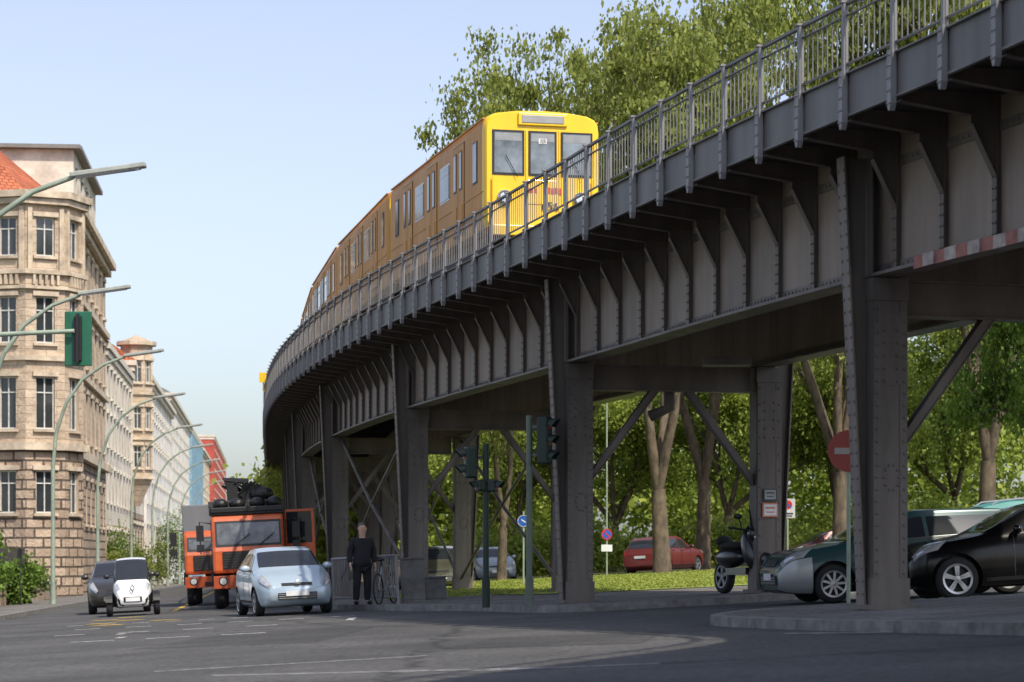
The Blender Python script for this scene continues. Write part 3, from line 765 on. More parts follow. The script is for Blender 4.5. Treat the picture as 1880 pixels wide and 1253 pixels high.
silverblue=mat('paint_silver_blue',(0.42,0.52,0.60),.3,.3,.04,2,coat=.6)
blackp=mat('paint_black',(0.003,0.003,0.0035),.16,0,.1,2,coat=0,spec=.35)
darkgreen=mat('paint_petrol_green',(0.02,0.06,0.065),.25,.1,.06,2,coat=.2,spec=.35)
teal=mat('paint_teal',(0.06,0.23,0.22),.45,0,.06,2,coat=0,spec=.2)
darkgrey=mat('paint_dark_grey',(0.04,0.038,0.035),.3,.3,.1,2,coat=.6)
whitep=mat('paint_white',(0.72,0.72,0.72),.3,0,.04,2,coat=.8)
silver=mat('paint_silver',(0.34,0.36,0.37),.35,.4,.05,2,coat=.4)
maroon=mat('paint_maroon',(0.14,0.022,0.018),.35,.1,.08,2,coat=.3)
c,lf=car('car','light blue silver small hatchback driving in the street',-5.05,53.6,14.5,3.9,1.70,HATCH,silverblue,R=.3,hatch=True)
q=MB(); q.lathe([(.05,-.006),(.062,0),(.05,.006)],20,0,'x',(3.9/2-.03+.05,0,.68)); q.box((1.972,0,.68),(.01,.07,.016),0,Matrix.Rotation(.4,3,'X')); q.box((1.972,0,.68),(.01,.07,.016),0,Matrix.Rotation(-.4,3,'X'))
part('emblem',q.mesh('emblem',[M_chrome]),c)
car('car','dark grey compact car waiting behind the small white car',-11.1,68.5,9,4.1,1.74,HATCH,darkgrey,R=.31,hatch=True)
car('car','black saloon car standing in the side street under the viaduct',8.4,37.8,-86,4.7,1.84,scaled(SEDAN,1.03),blackp,axf=.145,R=.335)
c,lf=car('car','dark green estate car with silver bumper beside the column',6.5,40.0,-83,4.55,1.77,WAGON,darkgreen,R=.315,wag=True,spokes=9)
for sg in(-1,1):
    q=lf.patch(.0,.115,1.2,4.2,sg,off=.012,nt=5,nk=8)
    part('bumper',q.mesh('bumper',[silver],smooth=60,fixn=False),c,label='silver front bumper of the green car')
car('car','teal estate car with roof rails parked behind the black saloon',9.6,47.5,-84,4.5,1.75,scaled(WAGON,1.12),teal,R=.31,wag=True,rails=True)
G='cars parked beyond the lawn'
car('car','dark red estate car parked under the trees',6.3,99.6,150,4.4,1.8,scaled(WAGON,1.08),maroon,R=.33,wag=True,group=G)
car('car','dark red compact car parked beneath the trees',13.4,100,-80,4.2,1.75,HATCH,mat('paint_red_dark',(.09,.02,.02),.3,.3,coat=.5),R=.31,hatch=True,group=G)
car('car','silver compact car parked beside the far side of viaduct',-2.7,92,10,4.2,1.75,scaled(HATCH,1.05),silver,R=.31,hatch=True,group=G)
car('car','dark olive car parked between the viaduct columns',-2.75,80,12,4.1,1.72,HATCH,mat('paint_olive',(.10,.10,.07),.3,.3,coat=.5),R=.31,hatch=True,group=G)
car('car','pale grey blue hatchback parked behind the pale steel column',-.9,101,10,4.1,1.75,HATCH,mat('paint_pale_blue',(.32,.38,.42),.3,.2,coat=.4),R=.31,hatch=True,group=G)
# ---- small electric quadricycle
q4=thing('microcar','tiny white and grey electric two-seater car with exposed wheels','microcar',-9.75,62.3,math.radians(9-90))
TP=dict(zs=[(0,.46),(.04,.64),(.12,.78),(.3,.88),(.8,.92),(.95,.88),(1,.7)],zr=[(0,.48),(.04,.68),(.12,.86),(.17,.94),(.42,1.42),(.6,1.5),(.8,1.44),(.95,1.1),(1,.75)],
 w=[(0,.62),(.04,.82),(.12,.95),(.3,1),(.8,1),(1,.75)],wr=[(0,.5),(.2,.84),(.5,.78),(.9,.6),(1,.5)],zb=[(0,.30),(.05,.22),(.9,.22),(1,.4)])
lf=Loft(2.25,1.0,TP); mb=MB(); lf.body(mb); part('body',mb.mesh('body',[whitep],smooth=60),q4)
part('windscreen',lf.patch(.155,.46,5.75,8,1,center=True,nt=8,nk=14).mesh('windscreen',[M_glass],smooth=60,fixn=False),q4)
for sg in(-1,1):
    part('bumper',lf.patch(.0,.3,.8,3.6,sg,off=.01,nt=5,nk=6).mesh('bumper',[M_black],fixn=False),q4)
    part('windscreen_pillar',lf.patch(.16,.48,5.2,5.74,sg,off=.012,nt=6,nk=2).mesh('windscreen_pillar',[M_black],fixn=False),q4)
    part('door',lf.patch(.26,.72,2.0,5.2,sg,off=.012,t0b=.32).mesh('door',[darkgrey],smooth=60,fixn=False),q4)
    part('headlight',lf.patch(.05,.12,4.9,5.9,sg,off=.012).mesh('headlight',[M_lens],smooth=60,fixn=False),q4)
    for xx in(.72,-.8):
        wheel_parts(q4,xx,sg*.6,.27,.15,sg,6)
        q=MB(); 
        for k in range(9):
            a=math.radians(25+130*k/8); 
            q.box((xx+.32*math.cos(a),sg*.6,.27+.32*math.sin(a)),(.03,.17,.1),0,Matrix.Rotation(-a,3,'Y'))
        q.box((xx,sg*.42,.3),(.08,.3,.06),0)
        part('mudguard',q.mesh('mudguard',[M_black]),q4)
    q=MB(); q.ellip((.35,sg*.64,1.02),(.04,.08,.06)); q.box((.35,sg*.54,1.0),(.03,.15,.02)); part('wing_mirror',q.mesh('wing_mirror',[M_black],smooth=50),q4)
q=MB(); q.box((1.12,0,.42),(.03,.46,.13)); part('grille',q.mesh('grille',[M_black],fixn=False),q4)
q=MB()
for a,b in(((0,.09),(.05,0)),((.05,0),(0,-.09)),((0,-.09),(-.05,0)),((-.05,0),(0,.09))):
    q.tube([(1.11-.25*a[1],a[0],.70+a[1]),(1.11-.25*b[1],b[0],.70+b[1])],.014,6)
part('emblem',q.mesh('emblem',[M_chrome]),q4)
q=MB(); q.box((1.15,0,.42),(.01,.36,.1)); part('number_plate',q.mesh('number_plate',[M_plate]),q4)
# ---- orange truck
orange=mat('truck_orange',(.52,.10,.02),.45,0,.2,1.5,coat=.15,dirt=(.33,.06,.02))
tr_glass=mat('truck_windscreen',(.10,.11,.12),.06,0,.7,1.6,spec=.6)
def truck(x,y,theta,W=2.1,H=2.75,box=False,label=''):
    t=thing('lorry',label,'truck',x,y,math.radians(theta-90)); hw=W/2
    q=MB(); cl=1.7
    sec=[(0,.95),(0,1.55),(-.06,1.68),(-.22,H-.12),(-.34,H),(-cl,H),(-cl,.95)]
    q.prism(sec,lambda u,v,k:(u,(k-.5)*W,v)); part('cab',q.mesh('cab',[orange]),t,bevel=.09)
    q=MB(); 
    def ws(y0,y1,z0,z1,o,mi):
        f=lambda z:-.06-(z-1.68)*(.16/(H-.12-1.68))+o
        q.add([(f(z0),y0,z0),(f(z0),y1,z0),(f(z1),y1,z1),(f(z1),y0,z1)],[(0,1,2,3)],mi)
    ws(-hw*.9,hw*.9,1.66,H-.2,.012,1); ws(-hw*.85,hw*.85,1.72,H-.26,.018,0)
    part('windscreen',q.mesh('windscreen',[tr_glass,M_black],fixn=False),t)
    q=MB(); 
    for yy in(-.4,.25): q.tube([(.03,yy,1.66),(-.02,yy+.45,2.0)],.012,5)
    part('wiper',q.mesh('wiper',[M_black]),t)
    q=MB(); q.box((.015,0,1.3),(.03,W*.72,.46)); 
    for z in np.arange(1.12,1.5,.07): q.box((.035,0,z),(.02,W*.7,.025),1)
    part('grille',q.mesh('grille',[M_black,M_dark]),t)
    q=MB(); q.box((.1,0,.72),(.3,W,.34),0); q.box((.26,0,.66),(.02,W*.4,.12),1); part('bumper',q.mesh('bumper',[mat('bumper_orange',(.36,.06,.015),.5) ,M_black]),t,bevel=.03)
    for sg in(-1,1):
        q=MB(); q.lathe([(0,.02),(.09,.02),(.11,0)],16,0,'x',(.24,sg*hw*.74,.75)); q.lathe([(.1,.03),(.125,.01)],16,1,'x',(.24,sg*hw*.74,.75))
        part('headlight',q.mesh('headlight',[M_lens,M_black]),t)
        q=MB(); q.box((-.95,sg*hw,.98),(1.2,.1,.12)); q.box((-.3,sg*hw,.8),(.1,.1,.3)); q.box((-1.5,sg*hw,.8),(.1,.1,.3)); part('mudguard',q.mesh('mudguard',[M_black]),t,bevel=.02)
        wheel_parts(t,-.9,sg*(hw-.16),.45,.28,sg,8,orange)
        wheel_parts(t,-3.9,sg*(hw-.2),.45,.4,sg,8,orange)
        q=MB(); q.tube([(-.1,sg*hw,2.3),(.05,sg*(hw+.3),2.35),(.05,sg*(hw+.3),1.5),(-.05,sg*hw,1.5)],.018,6); q.box((.05,sg*(hw+.3),2.05),(.08,.2,.42)); q.box((.05,sg*(hw+.3),1.65),(.08,.2,.2))
        part('wing_mirror',q.mesh('wing_mirror',[M_black]),t)
        if not(sg==1 and not box):
            q=MB(); q.box((-.85,sg*(hw+.008),2.1),(.8,.02,.6)); part('side_window',q.mesh('side_window',[M_glass]),t)
    q=MB(); q.box((-3,0,.85),(5,.8,.2)); q.box((-2.6,hw*.75,.7),(.9,.4,.4)); q.box((-2.6,-hw*.75,.7),(.9,.4,.4)); part('chassis',q.mesh('chassis',[M_dark]),t)
    if not box:
        d=bpy.data.objects.new('door',None); link(d); d.parent=t; d.location=(-.3,hw+.02,0)
        d.rotation_euler=(0,0,math.radians(70))
        q=MB(); q.box((.4,0,1.3),(.85,.05,.75)); q.box((.02,0,2.1),(.07,.05,.9)); q.box((.79,0,2.1),(.07,.05,.9)); q.box((.4,0,2.55),(.85,.05,.07)); part('door_panel',q.mesh('door_panel',[orange]),d,bevel=.01)
        q=MB(); q.box((.4,0,2.1),(.7,.02,.85)); part('door_window',q.mesh('door_window',[M_glass]),d)
        q=MB(); q.box((-.2,hw+.004,2.05),(1.0,.012,1.0)); q.box((-.75,hw-.02,1.75),(.9,.06,1.55)); part('door_opening',q.mesh('door_opening',[M_black]),t)
        q=MB(); q.box((-2.1,0,2.3),(.1,W,.9)); q.box((-2.0,0,2.85),(.5,W+.1,.18)); q.box((-4,0,1.1),(3.9,W,.12)); 
        for sg in(-1,1): q.box((-4,sg*hw,1.4),(3.9,.05,.5))
        part('load_bed',q.mesh('load_bed',[M_dark]),t,bevel=.02)
        q=MB(); q.tube([(-2.4,0,1.2),(-2.4,0,3.1)],.16,10); q.tube([(-2.4,0,3.0),(-2.3,-.5,3.55),(-2.2,.1,3.45)],[.14,.12,.1],8); q.tube([(-2.2,.2,2.9),(-2.3,-.6,3.4)],.07,8)
        q.box((-2.4,.2,3.15),(.5,.55,.45)); q.box((-2.3,-.35,3.2),(.35,.3,.5)); q.ellip((-2.2,.45,3.1),(.3,.35,.2))
        for k in range(10):
            a=k*.7; q.tube([(-2.2,.1+.5*math.sin(a),3.0),(-2.1,.3*math.cos(a*1.3),3.45),(-2.25,.5*math.cos(a),3.1)],.025,5)
        part('loader_crane',q.mesh('loader_crane',[M_black]),t)
        q=MB(); q.box((-1,0,H+.1),(1.6,W*1.0,.14)); q.box((-.3,0,H+.06),(.12,W*1.04,.2)); 
        for yy in(-.7,-.25,.3,.75): q.ellip((-1.1,yy,H+.28),(.3,.22,.16))
        part('roof_guard',q.mesh('roof_guard',[M_black]),t,bevel=.02)
    else:
        q=MB(); q.box((-4.4,0,2.05),(4.6,W+.15,2.2)); part('cargo_box',q.mesh('cargo_box',[mat('box_grey',(.15,.16,.175),.6,0,.15,1,streak=True)]),t,bevel=.03)
    return t
truck(-6.95,64.6,7,1.95,2.55,False,'orange lorry with open door and black loader crane')
truck(-8.95,74,6,2.0,2.3,True,'orange lorry with grey cargo box behind the first lorry')
# ---- scooter
scm=mat('scooter_black',(0.014,0.015,0.017),.3,0,.1,coat=.5)
s_=thing('motor_scooter','black maxi scooter with windscreen parked beside the column','scooter',4.3,45.0,math.radians(-66),.12)
s_.matrix_world=s_.matrix_world@Matrix.Rotation(math.radians(-5),4,'X')@Matrix.Scale(1.06,4)
wheel_parts(s_,.74,0,.31,.12,-1,5,M_grey); wheel_parts(s_,-.68,0,.3,.14,-1,5,M_grey)
q=MB(); q.ellip((-.45,0,.64),(.5,.2,.19)); q.ellip((.35,0,.78),(.2,.24,.43),0,14,9,Matrix.Rotation(-.35,3,'Y')); q.box((-.02,0,.38),(.7,.3,.12)); q.ellip((.74,0,.58),(.24,.1,.13)); q.ellip((.5,0,1.02),(.17,.22,.17))
q.tube([(.74,.09,.31),(.45,.07,1.05)],.028,8); q.tube([(.74,-.09,.31),(.45,-.07,1.05)],.028,8); part('fairing',q.mesh('fairing',[scm],smooth=60),s_)
q=MB(); q.ellip((-.38,0,.84),(.46,.17,.08)); q.ellip((-.72,0,.93),(.17,.15,.1)); part('seat',q.mesh('seat',[M_rub],smooth=60),s_)
q=MB(); q.tube([(.28,.38,1.12),(.4,.15,1.08),(.42,0,1.05),(.4,-.15,1.08),(.28,-.38,1.12)],.02,8); q.tube([(.3,.38,1.12),(.27,.48,1.12)],.025,8); q.tube([(.3,-.38,1.12),(.27,-.48,1.12)],.025,8)
for sg in(-1,1): q.tube([(.35,sg*.25,1.1),(.38,sg*.33,1.28)],.01,5); q.ellip((.38,sg*.36,1.32),(.03,.09,.05))
part('handlebar',q.mesh('handlebar',[M_black],smooth=60),s_)
q=MB(); vs=[];
for i in range(6):
    for j in range(7):
        a=-.7+1.4*j/6; h=i/5; r=.26-.09*h; vs.append((.42+.16*math.cos(a)-.2*h,r*math.sin(a)*1.15,1.1+.42*h))
q.add(vs,[(i*7+j,i*7+j+1,(i+1)*7+j+1,(i+1)*7+j) for i in range(5) for j in range(6)]); part('windscreen',q.mesh('windscreen',[mat('smoke_screen',(.05,.05,.06),.15)],smooth=60,fixn=False),s_)
for sg in(-1,1): q=MB(); q.ellip((.64,.1*sg,.96),(.06,.07,.05)); part('headlight',q.mesh('headlight',[M_lens],smooth=60),s_)
# ---- bicycle
def bicycle(x,y,rot,label,dz=.12):
    b=thing('bicycle',label,'bicycle',x,y,rot,dz)
    for xx in(.52,-.52):
        q=MB(); q.tube([(xx+.33*math.cos(a),0,.34+.33*math.sin(a)) for a in np.linspace(0,2*math.pi,25)],.018,6,0,False); 
        for k in range(8):
            a=k*math.pi/8; q.tube([(xx+.32*math.cos(a),0,.34+.32*math.sin(a)),(xx-.32*math.cos(a),0,.34-.32*math.sin(a))],.003,3)
        part('wheel',q.mesh('wheel',[M_rub]),b)
    q=MB(); BB=(-.08,0,.3);ST=(-.2,0,.82);HT=(.36,0,.84);HB=(.4,0,.62)
    for a,c_ in((BB,ST),(ST,HT),(BB,HB),(HT,HB),(BB,(-.52,0,.34)),(ST,(-.52,0,.34)),(HB,(.52,0,.34))): q.tube([a,c_],.016,6)
    part('frame',q.mesh('frame',[silver]),b)
    q=MB(); q.tube([HT,(.34,0,.98)],.014,6); q.tube([(.28,.26,1.02),(.36,.1,.99),(.36,-.1,.99),(.28,-.26,1.02)],.013,6); part('handlebar',q.mesh('handlebar',[M_black]),b)
    q=MB(); q.tube([ST,(-.23,0,.95)],.013,6); q.ellip((-.24,0,.97),(.13,.08,.035)); part('saddle',q.mesh('saddle',[M_black],smooth=60),b)
bicycle(-2.75,53.0,math.radians(75),'silver bicycle leaning at the street railing')
bicycle(-20.6,108,math.radians(100),'dark bicycle parked beside the stone wall')
# ---- person
def skin_obj(name,verts,edges,rad,m,parent,sub=2,root=0):
    me=bpy.data.meshes.new(name); me.from_pydata(verts,edges,[]); me.materials.append(m)
    ob=bpy.data.objects.new(name,me); link(ob); ob.parent=parent
    md=ob.modifiers.new('skin','SKIN'); md.use_smooth_shade=True
    sv=me.skin_vertices[0].data if me.skin_vertices else None
    if sv is None:
        bm=bmesh.new(); bm.from_mesh(me); bm.verts.layers.skin.new(); bm.to_mesh(me); bm.free(); sv=me.skin_vertices[0].data
    for i,r in enumerate(rad): sv[i].radius=r if isinstance(r,tuple) else (r,r); sv[i].use_root=(i==root)
    su=ob.modifiers.new('sub','SUBSURF'); su.levels=sub; su.render_levels=sub
    bpy.context.view_layer.update(); dg=bpy.context.evaluated_depsgraph_get()
    r=bpy.data.meshes.new_from_object(ob.evaluated_get(dg)); r.polygons.foreach_set('use_smooth',[True]*len(r.polygons))
    if not r.materials: r.materials.append(m)
    ob.modifiers.clear(); ob.data=r; return ob
pe=tag(bpy.data.objects.new('person',None),'person in dark jacket and black trousers standing by the railing','person'); link(pe)
pe.location=(-3.3,53.2,gz(-3.3)+.124); pe.rotation_euler=(0,0,math.radians(20))
V=[];E=[];Rr=[]
def J(p,r,par=None):
    V.append(p);Rr.append(r)
    if par is not None:E.append((par,len(V)-1))
    return len(V)-1
pel=J((0,0,.95),.12); wa=J((0,0,1.1),.11,pel); ch=J((0,-.0,1.32),(.13,.10),wa); nk=J((0,0,1.5),.06,ch); hd0=J((0,-.015,1.6),.085,nk); hd=J((0,-.02,1.69),.10,hd0); J((0,-.01,1.76),.065,hd)
for sg in(-1,1):
    hp=J((sg*.1,0,.9),.09,pel); kn=J((sg*.12,-.02,.5),.055,hp); an=J((sg*.13,.02,.09),.04,kn); J((sg*.15,-.14,.035),.035,an)
    sh=J((sg*.18,0,1.40),.05,ch); el=J((sg*.27,.05,1.13),.04,sh)
    wrp=(sg*.28,-.05,.88)
    wr_=J(wrp,.028,el)
    d=Vector(wrp)-Vector((sg*.27,.05,1.13)); d.normalize(); pm=Vector(wrp)+d*.05; pi=J(tuple(pm),(.02,.035),wr_)
    side=Vector((0,1,0)); fw=Vector((-sg*.6,0,-.2))
    for k in range(4):
        b=pm+side*(.03-.02*k)+d*.03; l=(.065,.08,.085,.075)[k]
        f1=J(tuple(b),.009,pi); f2=J(tuple(b+d*l*.5+fw*.008),.009,f1); J(tuple(b+d*l*.85+fw*.035),.008,f2)
    t1=J(tuple(pm-side*.045-d*.01),.011,pi); J(tuple(pm-side*.06+d*.035+fw*.02),.009,t1)
skin_obj('body',V,E,Rr,M_skin,pe)
jv=[(0,0,.80),(0,0,.95),(0,0,1.12),(0,-.005,1.33),(0,0,1.45)]; jr=[(.22,.17),(.22,.17),(.20,.16),(.23,.165),.09]; je=[(0,1),(1,2),(2,3),(3,4)]
for sg in(-1,1):
    i=len(jv); wrp=(sg*.28,-.035,.91)
    jv+=[(sg*.20,0,1.41),(sg*.275,.05,1.13),wrp]; jr+=[.095,.08,.06]; je+=[(3,i),(i,i+1),(i+1,i+2)]
skin_obj('jacket',jv,je,jr,M_cloth,pe)
tv=[(0,0,.95)];tr=[(.17,.15)];te=[]
for sg in(-1,1):
    i=len(tv); tv+=[(sg*.1,0,.84),(sg*.12,-.02,.5),(sg*.13,.02,.08)]; tr+=[.125,.09,.075]; te+=[(0,i),(i,i+1),(i+1,i+2)]
skin_obj('trousers',tv,te,tr,M_cloth2,pe)
for sg in(-1,1): q=MB(); q.ellip((sg*.15,-.08,.05),(.05,.14,.05)); part('shoe',q.mesh('shoe',[M_black],smooth=60),pe)
q=MB(); q.ellip((0,.035,1.73),(.088,.085,.088)); part('hair',q.mesh('hair',[M_hair],smooth=60),pe)
q=MB(); q.ellip((0,-.108,1.665),(.014,.018,.026)); part('nose',q.mesh('nose',[M_skin],smooth=60),pe)
for sg in(-1,1): q=MB(); q.ellip((sg*.09,-.01,1.67),(.012,.02,.03)); part('ear',q.mesh('ear',[M_skin],smooth=60),pe)
for sg in(-1,1): q=MB(); q.ellip((sg*.033,-.095,1.695),(.011,.008,.007)); part('eye',q.mesh('eye',[mat('eye_dark',(.08,.03,.03),.4)]),pe)
q=MB(); q.ellip((0,-.095,1.625),(.024,.008,.005)); part('mouth',q.mesh('mouth',[mat('lip',(.3,.1,.08),.4)]),pe)
# ---------------------------------------------------------------- street furniture
for i,(x0,y0,x1,y1) in enumerate(((-4.15,56.4,-3.5,54.6),(-3.1,53.9,-2.45,52.2))):
    b=thing('pedestrian_barrier','grey steel pedestrian railing at the kerb','railing',x0,y0,math.atan2(y1-y0,x1-x0),.12,group='pedestrian railings at the kerb')
    L=math.hypot(x1-x0,y1-y0); q=MB(); q.tube([(0,0,0),(0,0,1.05),(L,0,1.05),(L,0,0)],.03,8); q.tube([(0,0,.15),(L,0,.15)],.02,6)
    k=.13
    while k<L: q.tube([(k,0,.15),(k,0,1.05)],.01,5); k+=.13
    part('railing_frame',q.mesh('railing_frame',[M_post]),b)
for x,y,h in((-2.15,52.9,.95),(-1.75,55.4,.5)):
    b=thing('switch_cabinet','grey metal utility cabinet on the median pavement','cabinet',x,y,.1,.12,group='utility cabinets')
    cm=mat('cabinet_grey',(.11,.11,.105),.6,0,.3,3)
    q=MB(); q.box((0,0,h/2),(.5,.35,h)); q.box((0,0,h+.02),(.56,.41,.04)); q.box((0,-.18,h*.5),(.44,.01,h*.85)); q.box((.12,-.19,h*.6),(.03,.02,.1)); part('cabinet_body',q.mesh('cabinet_body',[cm]),b,bevel=.01)
def signal_head(parent,loc,rotz,n=3,m=M_sigdark,s=1.0):
    h=bpy.data.objects.new('signal_head',None); link(h); h.parent=parent; h.location=loc; h.rotation_euler=(0,0,rotz); h.scale=(s,s,s)
    q=MB(); H=.3*n; q.box((.0,0,0),(.22,.3,H)); 
    part('housing',q.mesh('housing',[m]),h,bevel=.04)
    cols=[(.35,.015,.01),(.3,.16,.01),(.01,.12,.05)] if n==3 else [(.35,.015,.01),(.01,.12,.05)]
    for k in range(n):
        z=H/2-.15-.3*k
        q=MB(); q.lathe([(0,.02),(.09,.015),(.1,0)],16,0,'x',(.11,0,z)); part('lamp_lens',q.mesh('lamp_lens',[mat('sig%d%d'%(k,n),cols[k],.2,coat=.5)]),h)
        q=MB(); vs=[]
        for a in np.linspace(math.radians(-20),math.radians(200),13):
            vs+=[(.11,.115*math.cos(a),z+.115*math.sin(a)),(.11+.2*(.45+.55*max(0,math.sin(a))),.12*math.cos(a),z-.02+.12*math.sin(a))]
        q.add(vs,[(2*i,2*i+2,2*i+3,2*i+1) for i in range(12)]); o=part('visor',q.mesh('visor',[m],fixn=False),h); sd=o.modifiers.new('s','SOLIDIFY'); sd.thickness=.008
    return h
def rotx(a): return math.radians(a)
t1=thing('traffic_light','dark green traffic light pole with visored signal heads','traffic light',-.47,43.6,0,.12,tilt=False,group='traffic lights on the median')
q=MB(); q.tube([(0,0,0),(0,0,.5)],.075,12); q.tube([(0,0,.5),(0,0,2.95)],.055,12); q.box((-.1,0,2.7),(.3,.05,.05)); q.box((-.1,0,2.2),(.3,.05,.05)); part('pole',q.mesh('pole',[M_sigdark],smooth=40),t1)
signal_head(t1,(-.28,0,2.62),rotx(190),2,s=.95); signal_head(t1,(.12,0,2.2),rotx(-20),1,s=.75); signal_head(t1,(-.1,-.05,2.2),rotx(200),1,s=.7)
t2=thing('traffic_light','tall green traffic light pole with three lamp head','traffic light',.31,43.2,0,.12,tilt=False,group='traffic lights on the median')
q=MB(); q.tube([(0,0,0),(0,0,.5)],.075,12); q.tube([(0,0,.5),(0,0,3.4)],.055,12); q.box((.15,0,3.2),(.3,.05,.05)); q.box((.15,0,2.7),(.3,.05,.05)); part('pole',q.mesh('pole',[mat('pole_mid_green',(.12,.15,.12),.5)],smooth=40),t2)
signal_head(t2,(.27,-.1,2.95),rotx(-25),3,s=.95)
t3=thing('traffic_light','green signal head hanging from a mast arm over the street','traffic light',-11.2,44.2,0,.12,tilt=False)
q=MB(); q.tube([(0,0,0),(0,0,5.0),(.15,0,5.35),(.6,0,5.46),(3.2,0,5.58)],[.09,.08,.06,.05,.04],10); part('mast_arm',q.mesh('mast_arm',[M_greenpole],smooth=50),t3)
q=MB(); q.box((3.25,.12,5.45),(.5,.03,1.0)); part('backing_board',q.mesh('backing_board',[M_sig]),t3,bevel=.08)
signal_head(t3,(3.2,.28,5.45),rotx(90),3,m=M_sig,s=1.0)
q=MB(); q.box((3.25,.08,5.45),(.14,.08,.8)); q.box((3.25,.04,5.45),(.05,.1,.9)); part('mounting_bracket',q.mesh('mounting_bracket',[M_black]),t3)
def lamp(x,y,group='tall curved street lamps'):
    l=thing('street_lamp','tall pale green street lamp with long curved arm','street lamp',x,y,0,.12,tilt=False,group=group)
    g=gz(x)+.12; top=7.7+1.0-g
    q=MB(); P_=[(0,0,0),(0,0,1),(0,0,top*.55),(.12,0,top*.68),(.5,0,top*.8),(1.1,0,top*.89),(1.9,0,top*.95),(2.7,0,top*.982)]
    q.tube(P_,[.12,.09,.075,.07,.065,.06,.055,.05],10); part('pole',q.mesh('pole',[M_greenpole],smooth=60),l)
    q=MB(); Mr=Matrix.Rotation(-.14,3,'Y'); q.box((3.4,0,top*.995+.02),(1.5,.28,.1),0,Mr); q.box((3.4,0,top*.995-.035),(1.3,.22,.04),1,Mr); part('lamp_head',q.mesh('lamp_head',[mat('lamp_grey',(.35,.37,.34),.5),M_lens]),l,bevel=.03)
for D,x in((90.6,-17.2),(114.4,-19.6),(141,-22.2),(166,-24.7),(191,-27.2),(216,-29.7),(242,-32.3),(69.4,-15.1)): lamp(x,D)
lamp(-11.4,47.9)
def sign(x,y,h,kind,label,dz=.12,face=0,size=.3,pole_h=None):
    s=thing('road_sign',label,'sign',x,y,math.radians(face),dz,tilt=False)
    q=MB(); q.tube([(0,.03,0),(0,.03,pole_h or h+.3)],.03,8); part('pole',q.mesh('pole',[M_greenpole]),s)
    q=MB(); 
    if kind=='blue': q.lathe([(0,-.015),(size,-.015),(size,0)],24,0,'y',(0,0,h)); q.lathe([(size*.93,-.018),(size,-.018)],24,1,'y',(0,0,h)); q.box((0,-.02,h),(size*.9,.006,size*.18),1,Matrix.Rotation(.6,3,'Y')); mats=[mat('sign_blue',(.02,.1,.42),.4),M_plate]
    elif kind=='nostop': q.lathe([(0,-.015),(size*.8,-.015)],24,0,'y',(0,0,h)); q.lathe([(size*.8,-.018),(size,-.018),(size,0)],24,1,'y',(0,0,h)); q.box((0,-.02,h),(size*1.8,.006,size*.2),1,Matrix.Rotation(.78,3,'Y')); q.box((0,-.01,h-.5),(.4,.015,.25),2); mats=[mat('sign_blue',(.02,.1,.42),.4),mat('sign_red',(.55,.02,.02),.4),M_plate]
    elif kind=='noentry': q.lathe([(0,-.015),(size,-.015),(size,0)],28,1,'y',(0,0,h)); q.box((0,-.02,h),(size*1.4,.006,size*.3),2); mats=[M_plate,mat('sign_red_faded',(.33,.06,.05),.5),mat('faded_bar',(.4,.36,.34),.5)]
    elif kind=='panel':
        q.box((0,-.01,h),(.5,.02,.66),0); q.lathe([(0,-.026),(.15,-.026)],20,1,'y',(0,0,h+.12)); q.box((0,-.03,h+.12),(.3,.004,.06),2,Matrix.Rotation(.7,3,'Y')); q.box((0,-.022,h-.18),(.36,.01,.05),3); q.box((0,-.022,h-.26),(.3,.01,.04),3); mats=[mat('panel_white',(.5,.5,.5),.5),mat('sign_red',(.55,.02,.02),.4),mat('sign_blue',(.02,.1,.42),.4),M_black]
    part('sign_plate',q.mesh('sign_plate',mats),s)
sign(.35,74,1.98,'blue','round blue direction sign on thin pole',size=.18)
sign(3.45,88,1.55,'nostop','round red and blue no stopping sign with white plate',pole_h=6.5,size=.2)
sign(9.35,82,2.1,'panel','white tow-away notice panel with red symbol',dz=.1)
sign(4.96,35.6,2.32,'noentry','round dull red no entry sign behind the near column',dz=0,size=.31)
sign(9.9,95.5,1.9,'nostop','round red and blue no stopping sign near the trees',dz=0,size=.2)
for zz,wd,hh,cc in((1.0,.26,.22,(.04,.06,.08)),(.72,.3,.26,(.6,.2,.1))):
    M=PM(SC1+13.75,GF+.06,zz+.15); nb=thing('notice_plate','small rectangular notice plate fixed to the steel column','sign',0,0,group='notices on the column'); nb.matrix_world=M@Matrix.Translation((0,-.25,0))
    q=MB(); q.box((0,0,0),(wd,.012,hh),0); q.box((0,-.008,0),(wd*.82,.006,hh*.78),1); q.box((0,-.013,hh*.15),(wd*.6,.003,hh*.12),0);q.box((0,-.013,-hh*.15),(wd*.5,.003,hh*.08),0); part('plate',q.mesh('plate',[mat('notice%f'%zz,cc,.5),M_plate if zz<.9 else M_grey]),nb)
for i in range(5):
    b=thing('stone_bollard','weathered rounded concrete bollard beside the planted bed','bollard',-22.1+.3*i,104+i*.2,0,.12,group='concrete bollards along the pavement')
    q=MB(); q.tube([(0,0,0),(0,0,.7),(0,0,.82),(0,0,.88)],[.2,.19,.15,.04],12); part('bollard_body',q.mesh('bollard_body',[M_kerb],smooth=50),b)
